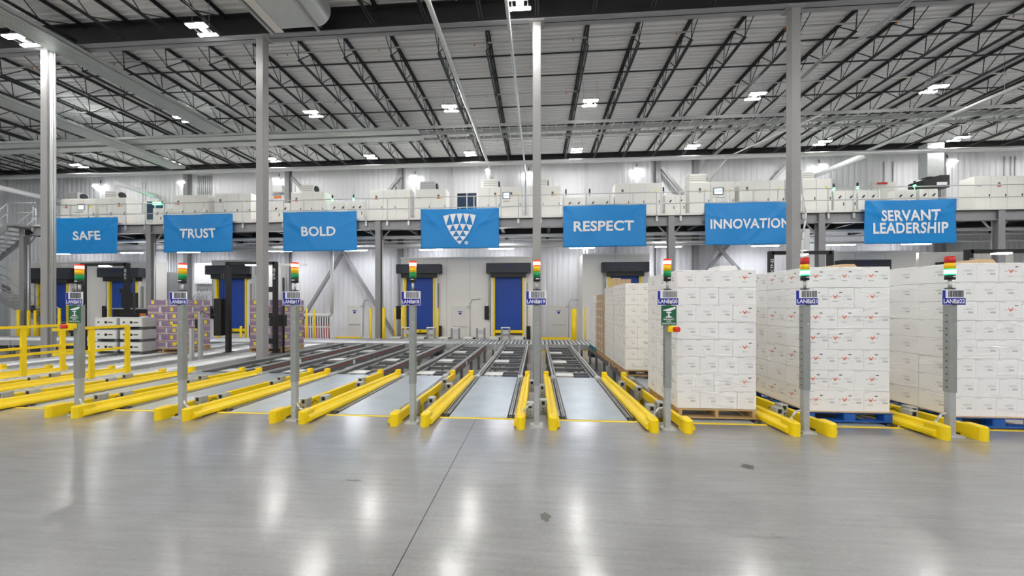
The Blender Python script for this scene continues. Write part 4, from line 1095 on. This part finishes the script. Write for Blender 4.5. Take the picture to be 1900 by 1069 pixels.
def load(xl, y0, z0, layers, h, front, side_d, nrow, body, lab, prints, sides, frontcols=None, name='carton', cat='carton', mirror=False, group=None):
    """shell of cartons: the front row and the rows behind it along the seen side"""
    for L in range(layers):
        ws = front[L % len(front)]; x = xl; z = z0 + L * h
        lay = 'top row' if L == layers - 1 else ('bottom row' if L == 0 else '%s row down' % nth(layers - 1 - L))
        n = len(ws)
        for i, wv in enumerate(ws):
            if frontcols is None or i in frontcols:
                pf = prints(L, i, n); ps = sides(L, 0)
                me = cached((name, wv, side_d, h, body, pf, ps, mirror), lambda: m_carton(wv, side_d, h, body, pf, ps))
                if mirror: me = flip_side(me, (name, wv, side_d, h, body, pf, ps, 'flip'))
                o = obj(name, me, None, (x + wv / 2 + random.uniform(-.003, .003), y0 + random.uniform(-.004, .004), z))
                tag(o, '%s, %s from left, %s' % (lab, nth(i), lay), cat, group)
            if (i == 0 and not mirror) or (i == n - 1 and mirror):
                for r in range(1, nrow):
                    ps = sides(L, r)
                    me = cached((name, wv, side_d, h, body, 'n', ps, mirror), lambda: m_carton(wv, side_d, h, body, 'n', ps))
                    if mirror: me = flip_side(me, (name, wv, side_d, h, body, 'n', ps, 'flip'))
                    o = obj(name, me, None, (x + wv / 2 + random.uniform(-.003, .003), y0 + r * side_d + random.uniform(-.002, .002), z))
                    tag(o, '%s, %s back along the side, %s' % (lab, nth(r), lay), cat, group)
            x += wv
def flip_side(me, key):
    if key in CACHE: return CACHE[key]
    m2 = me.copy(); e = .0016
    wv = max(v.co.x for v in m2.vertices)
    xmin = min(v.co.x for v in m2.vertices)
    for p in m2.polygons:
        if all(abs(m2.vertices[i].co.x - xmin) < 1e-5 for i in p.vertices) and p.material_index:
            for i in p.vertices: m2.vertices[i].co.x = -m2.vertices[i].co.x
            p.flip()
    CACHE[key] = m2; return m2
def wrap(x0, x1, y0, y1, z0, z1, seed, lab):
    rnd = random.Random(seed); b = MB()
    for i in range(15):
        z = rnd.uniform(z0, z1); tl = rnd.uniform(-.10, .10); a = rnd.uniform(x0, x1 - .3); c = min(x1, a + rnd.uniform(.2, .7)); p = []
        for q in range(7):
            u = q / 6; p.append((a + (c - a) * u, y0 - .006 - rnd.uniform(0, .003), z + tl * u + rnd.uniform(-.004, .004)))
        hh = rnd.uniform(.004, .014)
        for (p0, p1) in zip(p, p[1:]):
            b.face([(p0[0], p0[1], p0[2] - hh), (p1[0], p1[1], p1[2] - hh), (p1[0], p1[1] - .004, p1[2]), (p0[0], p0[1] - .004, p0[2])], 'wrap_film')
            b.face([(p0[0], p0[1] - .004, p0[2]), (p1[0], p1[1] - .004, p1[2]), (p1[0], p1[1], p1[2] + hh), (p0[0], p0[1], p0[2] + hh)], 'wrap_film')
    for i in range(14):
        z = rnd.uniform(z0, z1); tl = rnd.uniform(-.12, .12); hh = rnd.uniform(.003, .006); ya, yb = y0, y0 + rnd.uniform(.4, y1 - y0)
        b.face([(x0 - .006, ya, z - hh), (x0 - .010, ya, z), (x0 - .010, yb, z + tl), (x0 - .006, yb, z + tl - hh)], 'wrap_film')
        b.face([(x0 - .010, ya, z), (x0 - .006, ya, z + hh), (x0 - .006, yb, z + tl + hh), (x0 - .010, yb, z + tl)], 'wrap_film')
    # loose tail
    p0 = (x0 + .1, y0 - .01, z1 - .7); 
    b.face([(x0 - .01, y0 - .02, z0 + .9), (x0 + .03, y0 - .02, z0 + .88), (x0 - .0, y0 + .02, z0 + .45), (x0 - .02, y0 + .03, z0 + .5)], 'wrap_film')
    tag(b.build('stretch_wrap'), lab, 'stretch wrap', kind='stuff')
g20 = lambda L, i, n: 'r' if (i == n - 1 and L % 2 == 1) else 'g'
gg = lambda L, i, n: 'g'
A = (.235, .235, .235, .29); Bq = (.29, .235, .235, .235)
PZ = .018
# lane 20
xl = 1.84
pallet(xl + .5, 4.74, PZ, 1.02, 1.2, 'wood', False, 'wooden pallet under the front load beside the LANE#20 post')
load(xl, 4.75, PZ + .128, 8, .2265, (Bq, A), .40, 3, 'carton', 'white carton of the front LANE#20 load', g20, lambda L, r: 'g', group='cartons of the front LANE#20 load')
wrap(xl, xl + .995, 4.745, 5.9, .17, 1.95, 1, 'wrinkled clear stretch wrap on the front LANE#20 load')
pallet(xl + .5, 7.45, PZ, 1.02, 1.1, 'wood', False, 'wooden pallet under the second LANE#20 load')
load(xl, 7.46, PZ + .128, 8, .226, ((.25, .25, .25, .245),), .36, 3, 'carton_cream', 'cream carton of the second LANE#20 load', gg, lambda L, r: 'g', frontcols=(0, 1, 2, 3), group='cartons of the second LANE#20 load')
wrap(xl, xl + .995, 7.455, 8.5, .17, 1.95, 2, 'wrinkled clear stretch wrap on the second LANE#20 load')
pallet(xl + .5, 8.60, PZ, 1.02, 1.1, 'wood', False, 'wooden pallet under the third LANE#20 load')
load(xl, 8.61, PZ + .128, 8, .226, ((.25,),), .36, 3, 'carton_cream', 'cream carton of the third LANE#20 load', gg, lambda L, r: 'g', group='cartons of the third LANE#20 load')
pallet(xl + .5, 9.95, PZ, 1.02, 1.1, 'wood', False, 'wooden pallet under the brown LANE#20 load')
load(xl, 9.96, PZ + .128, 7, .236, ((.32, .32),), .36, 3, 'carton_tan', 'brown carton of the fourth LANE#20 load', lambda L, i, n: 't', lambda L, r: 't', group='brown cartons of the fourth LANE#20 load')
pallet(xl + .5, 11.3, PZ, 1.02, 1.1, 'pallet_teal', True, 'teal pallet under the farthest LANE#20 load')
load(xl, 11.31, PZ + .128, 7, .236, ((.32, .32),), .36, 3, 'carton', 'white carton of the farthest LANE#20 load', gg, lambda L, r: 'g', group='cartons of the farthest LANE#20 load')
for i, (px0, px1, y0, y1) in enumerate(((1136, 1152, 516, 534), (1152, 1171, 518, 534))):
    Y = 11.5; x0, x1 = X_at(px0, Y), X_at(px1, Y); z1 = Z_at(1150, y0, Y); z0 = 1.80
    t = thing('carton', 'orange-brown carton on top of the farthest LANE#20 load, %s of the two' % ('left' if i == 0 else 'right'), 'carton', ((x0 + x1) / 2, Y, z0), 'brown cartons on top of the farthest load')
    MB().box(-(x1 - x0) / 2 + .003, (x1 - x0) / 2 - .003, 0, .3, 0, z1 - z0, 'cardboard', .005).build('body', t)
    MB().box(-.02, .02, -.002, .0, 0, z1 - z0, 'carton_tan').build('tape', t)
# lane 21
xl = 3.45
pallet(xl + .5, 4.72, PZ, 1.02, 1.2, 'pallet_blue', True, 'blue block pallet under the red-bird cartons')
tag(MB().box(xl - .02, xl + 1.0, 4.70, 5.9, PZ + .126, PZ + .131, 'cardboard').build('cardboard_sheet'), 'tan slip sheet under the red-bird cartons', 'cardboard sheet')
C1 = (.36, .31, .31); C2 = (.25, .31, .42)
load(xl, 4.73, PZ + .132, 7, .262, (C1, C2), .39, 3, 'carton', 'white red-bird carton of the LANE#21 load', lambda L, i, n: 'b' if (L % 2 == 0 or i < 2) else 'r', lambda L, r: 'b' if L % 2 == 0 else 'g', group='cartons of the LANE#21 load')
wrap(xl, xl + .98, 4.725, 5.9, .17, 1.98, 5, 'clear stretch wrap over the red-bird cartons behind the LANE#21 post')
# lane 22
xl = 5.06
pallet(xl + .5, 4.62, PZ, 1.02, 1.2, 'pallet_blue', True, 'blue block pallet under the rightmost load')
tag(MB().box(xl - .02, xl + 1.02, 4.60, 5.8, PZ + .126, PZ + .131, 'cardboard').build('cardboard_sheet'), 'tan slip sheet under the rightmost load', 'cardboard sheet')
load(xl, 4.63, PZ + .132, 8, .2325, (A, (.26, .245, .245, .245)), .40, 3, 'carton', 'white carton of the LANE#22 load', lambda L, i, n: 'r' if (i == 2 and L in (7, 5)) else 'g', lambda L, r: 'g', group='cartons of the LANE#22 load')
wrap(xl, xl + .995, 4.625, 5.8, .17, 1.98, 9, 'clear stretch wrap over the rightmost load, behind the LANE#22 post')
# flat pieces on top of the loads
def lid(px0, px1, py, Y, z0, m, lab):
    x0, x1 = X_at(px0, Y), X_at(px1, Y); z1 = Z_at((px0 + px1) / 2, py, Y)
    b = MB(); b.prism([(x0, z0), (x1, z0), (x1 - .06, z1), (x0 + .04, z1)], Y, Y + .35, m); tag(b.build('cardboard_piece'), lab, 'cardboard piece')
lid(1331, 1373, 493, 5.5, 1.962, 'carton', 'white flat carton lying on the front LANE#20 load')
lid(1556, 1594, 490, 5.0, 1.988, 'cardboard', 'tan cardboard lid lying on the red-bird cartons')
lid(1808, 1852, 481, 4.9, 2.014, 'cardboard', 'tan cardboard lid lying on the rightmost load')
# purple loads at the left
pp = lambda L, i, n: 'y' if (L + i) % 2 == 0 else 'p'
for (xl, y0, lab, sh) in ((-12.12, 10.1, 'by the grey drive boxes', 0), (-9.05, 10.46, 'inside the second black gantry', 1)):
    pallet(xl + .54, y0 - .01, PZ, 1.1, 1.06, 'wood', False, 'wooden pallet under the purple load ' + lab)
    load(xl, y0, PZ + .128, 7, .217, ((.36, .36, .36), (.54, .54)), .34, 3, 'carton_purple', 'purple carton, load ' + lab, pp, lambda L, r: 'y' if (L + r) % 2 else 'p', mirror=True, group='purple cartons of the load ' + lab)
    xr = xl + 1.08
    b = MB(); rnd = random.Random(11 + sh)
    for i in range(18):
        z = rnd.uniform(.2, 1.6); a = rnd.uniform(xl, xr - .3); c = a + rnd.uniform(.2, .6); c = min(c, xr)
        b.face([(a, y0 - .008, z - .006), (c, y0 - .008, z - .006), (c, y0 - .011, z + .01), (a, y0 - .011, z + .01)], 'wrap_film')
        ya, yb = y0, y0 + rnd.uniform(.4, 1.0); z = rnd.uniform(.2, 1.6)
        b.face([(xr + .008, ya, z), (xr + .008, yb, z), (xr + .012, yb, z + .02), (xr + .012, ya, z + .02)], 'wrap_film')
    tag(b.build('stretch_wrap'), 'clear stretch wrap on the purple load ' + lab, 'stretch wrap', kind='stuff')

# ================================================================ gantries and machines in the left and right background
def gantry(x0, x1, Y, zt, lab, text, housing=True, txt_left=False):
    t = thing('scanner_gantry', lab, 'gantry', ((x0 + x1) / 2, Y, 0)); hw = (x1 - x0) / 2; r = .055
    for s in (-1, 1): MB().box(s * hw - r, s * hw + r, -r, r, .025, zt, 'black').box(s * hw - .1, s * hw + .1, -.1, .1, .025, .04, 'black').build('upright', t)
    MB().box(-hw, hw, -r, r, zt - .09, zt, 'black').build('crossbar', t)
    MB().box(-.16, .16, -.07, .07, zt - .115, zt - .085, 'small_lamp').build('lamp', t)
    s = -1 if txt_left else 1
    me = text_mesh('lettering', text, .34, .075, 'white_print', .01)
    obj('lettering', me, t, (s * hw, -r - .004, zt - .38), (0, -pi / 2, 0))
    for z in (.3, 1.1, 1.9):
        MB().box(s * hw - .22, s * hw - r, -.05, .05, z, z + .16, 'black').build('sensor', t)
    MB().cyl((hw + .28, -.02, .025), (hw + .28, -.02, zt - .5), .03, 'black', 8).build('mast', t)
    if housing:
        MB().box(-hw - .36, -hw - .12, -.15, .1, .55, 1.7, 'black', .01).build('light_curtain', t)
        MB().box(hw - .05, hw + .42, -.19, -.06, .85, 1.2, 'black').build('camera_box', t)
        for q in range(2): MB().cyl((-hw - .24 + q * .08, 0, 1.7), (-hw - .24 + q * .08, 0, zt - .35), .012, 'charcoal', 6).build('rod', t)
    return t
gantry(X_at(155, 11), X_at(236, 11), 11.0, 2.93, 'black scanner gantry at the far left over the LANE#15 sign', 'CTP-20')
gantry(X_at(424, 10.3), X_at(511, 10.3), 10.3, 2.84, 'black scanner gantry astride the second column and purple load', 'CTP-20')
gantry(X_at(1430, 9.95), X_at(1540, 9.95), 9.95, 2.95, 'black scanner gantry behind the LANE#21 load and column', 'CTP-22', False, True)
gantry(X_at(1797, 9.4), X_at(1920, 9.4), 9.4, 2.86, 'black scanner gantry behind the LANE#22 load', 'CTP-22', False, True)
# grey stacked drive boxes
def drive_box(x, y, z, lab):
    t = thing('drive_box', lab, 'drive box', (x, y, z), 'stacked grey drive boxes')
    MB().box(-.36, .36, 0, .5, .08, .36, 'galv_light', .012).build('body', t)
    MB().box(-.34, .34, -.008, 0, .1, .34, 'cabinet').build('front_panel', t)
    MB().box(-.02, .06, -.014, -.008, .18, .25, 'black').box(.10, .24, -.014, -.008, .20, .23, 'black').build('latch', t)
    MB().cyl((-.22, -.02, .22), (-.22, -.008, .22), .025, 'black', 8).build('knob', t)
    for xx in (-.28, .28): MB().box(xx - .05, xx + .05, .05, .45, 0, .08, 'conveyor_frame').build('foot', t)
for c, (px, Y, nm) in enumerate(((196, 9.7, 'left stack'), (243, 9.7, 'middle stack'), (277, 10.9, 'rear stack'))):
    for L in range(3):
        drive_box(X_at(px, Y), Y, .02 + L * .37, 'grey drive box in the %s behind the yellow railing, %s' % (nm, ('bottom', 'middle', 'top')[L]))
for px, lab in ((160, 'left end'), ):
    pass
t = thing('scanner_console', 'black scanner console between the drive boxes and the purple load', 'console', (X_at(245, 11.6), 11.6, 0))
MB().box(-.75, .75, 0, .5, .75, 1.35, 'black', .01).build('housing', t); MB().box(-.8, .8, -.02, .5, 1.35, 1.39, 'galv').build('shelf', t)
for s in (-.6, .6): MB().box(s - .04, s + .04, .1, .4, .02, .75, 'galv').build('leg', t)
MB().box(.3, .55, -.006, 0, 1.1, 1.2, 'orange').build('indicator', t)
MB().box(-.55, -.25, .1, .4, 1.39, 1.95, 'black').build('camera_tower', t)
t = thing('sensor_post', 'grey sensor post with a yellow bracket beside the LANE#16 post', 'sensor post', (X_at(372, 9.0), 9.0, PIT))
MB().box(-.04, .04, -.04, .04, 0, 1.95, 'galv').build('post', t); MB().box(-.13, -.05, -.03, .03, 1.5, 1.75, 'black').build('sensor', t)
MB().path([(.03, -.04, 1.9), (.09, -.06, 1.97), (.2, -.04, 1.9), (.5, .0, 1.85)], .01, 'black', 6).build('cable', t)
MB().box(-.3, -.22, -.04, .04, 0, 1.5, 'galv_light').build('second_post', t)
MB().box(-.66, -.6, -.03, .03, 1.05, 1.6, 'yellow').box(-.8, -.6, -.03, .03, 1.55, 1.6, 'yellow').box(-.8, -.6, -.03, .03, 1.05, 1.1, 'yellow').build('bracket', t)
t = thing('light_curtain_post', 'long grey sensor arm behind the LANE#17 light', 'sensor arm', (X_at(500, 12), 12.0, PIT))
MB().box(-.6, 1.4, -.03, .03, 3.55, 3.63, 'cream_panel').build('arm', t); MB().box(-.64, -.56, -.04, .04, 0, 3.63, 'galv').build('post', t)
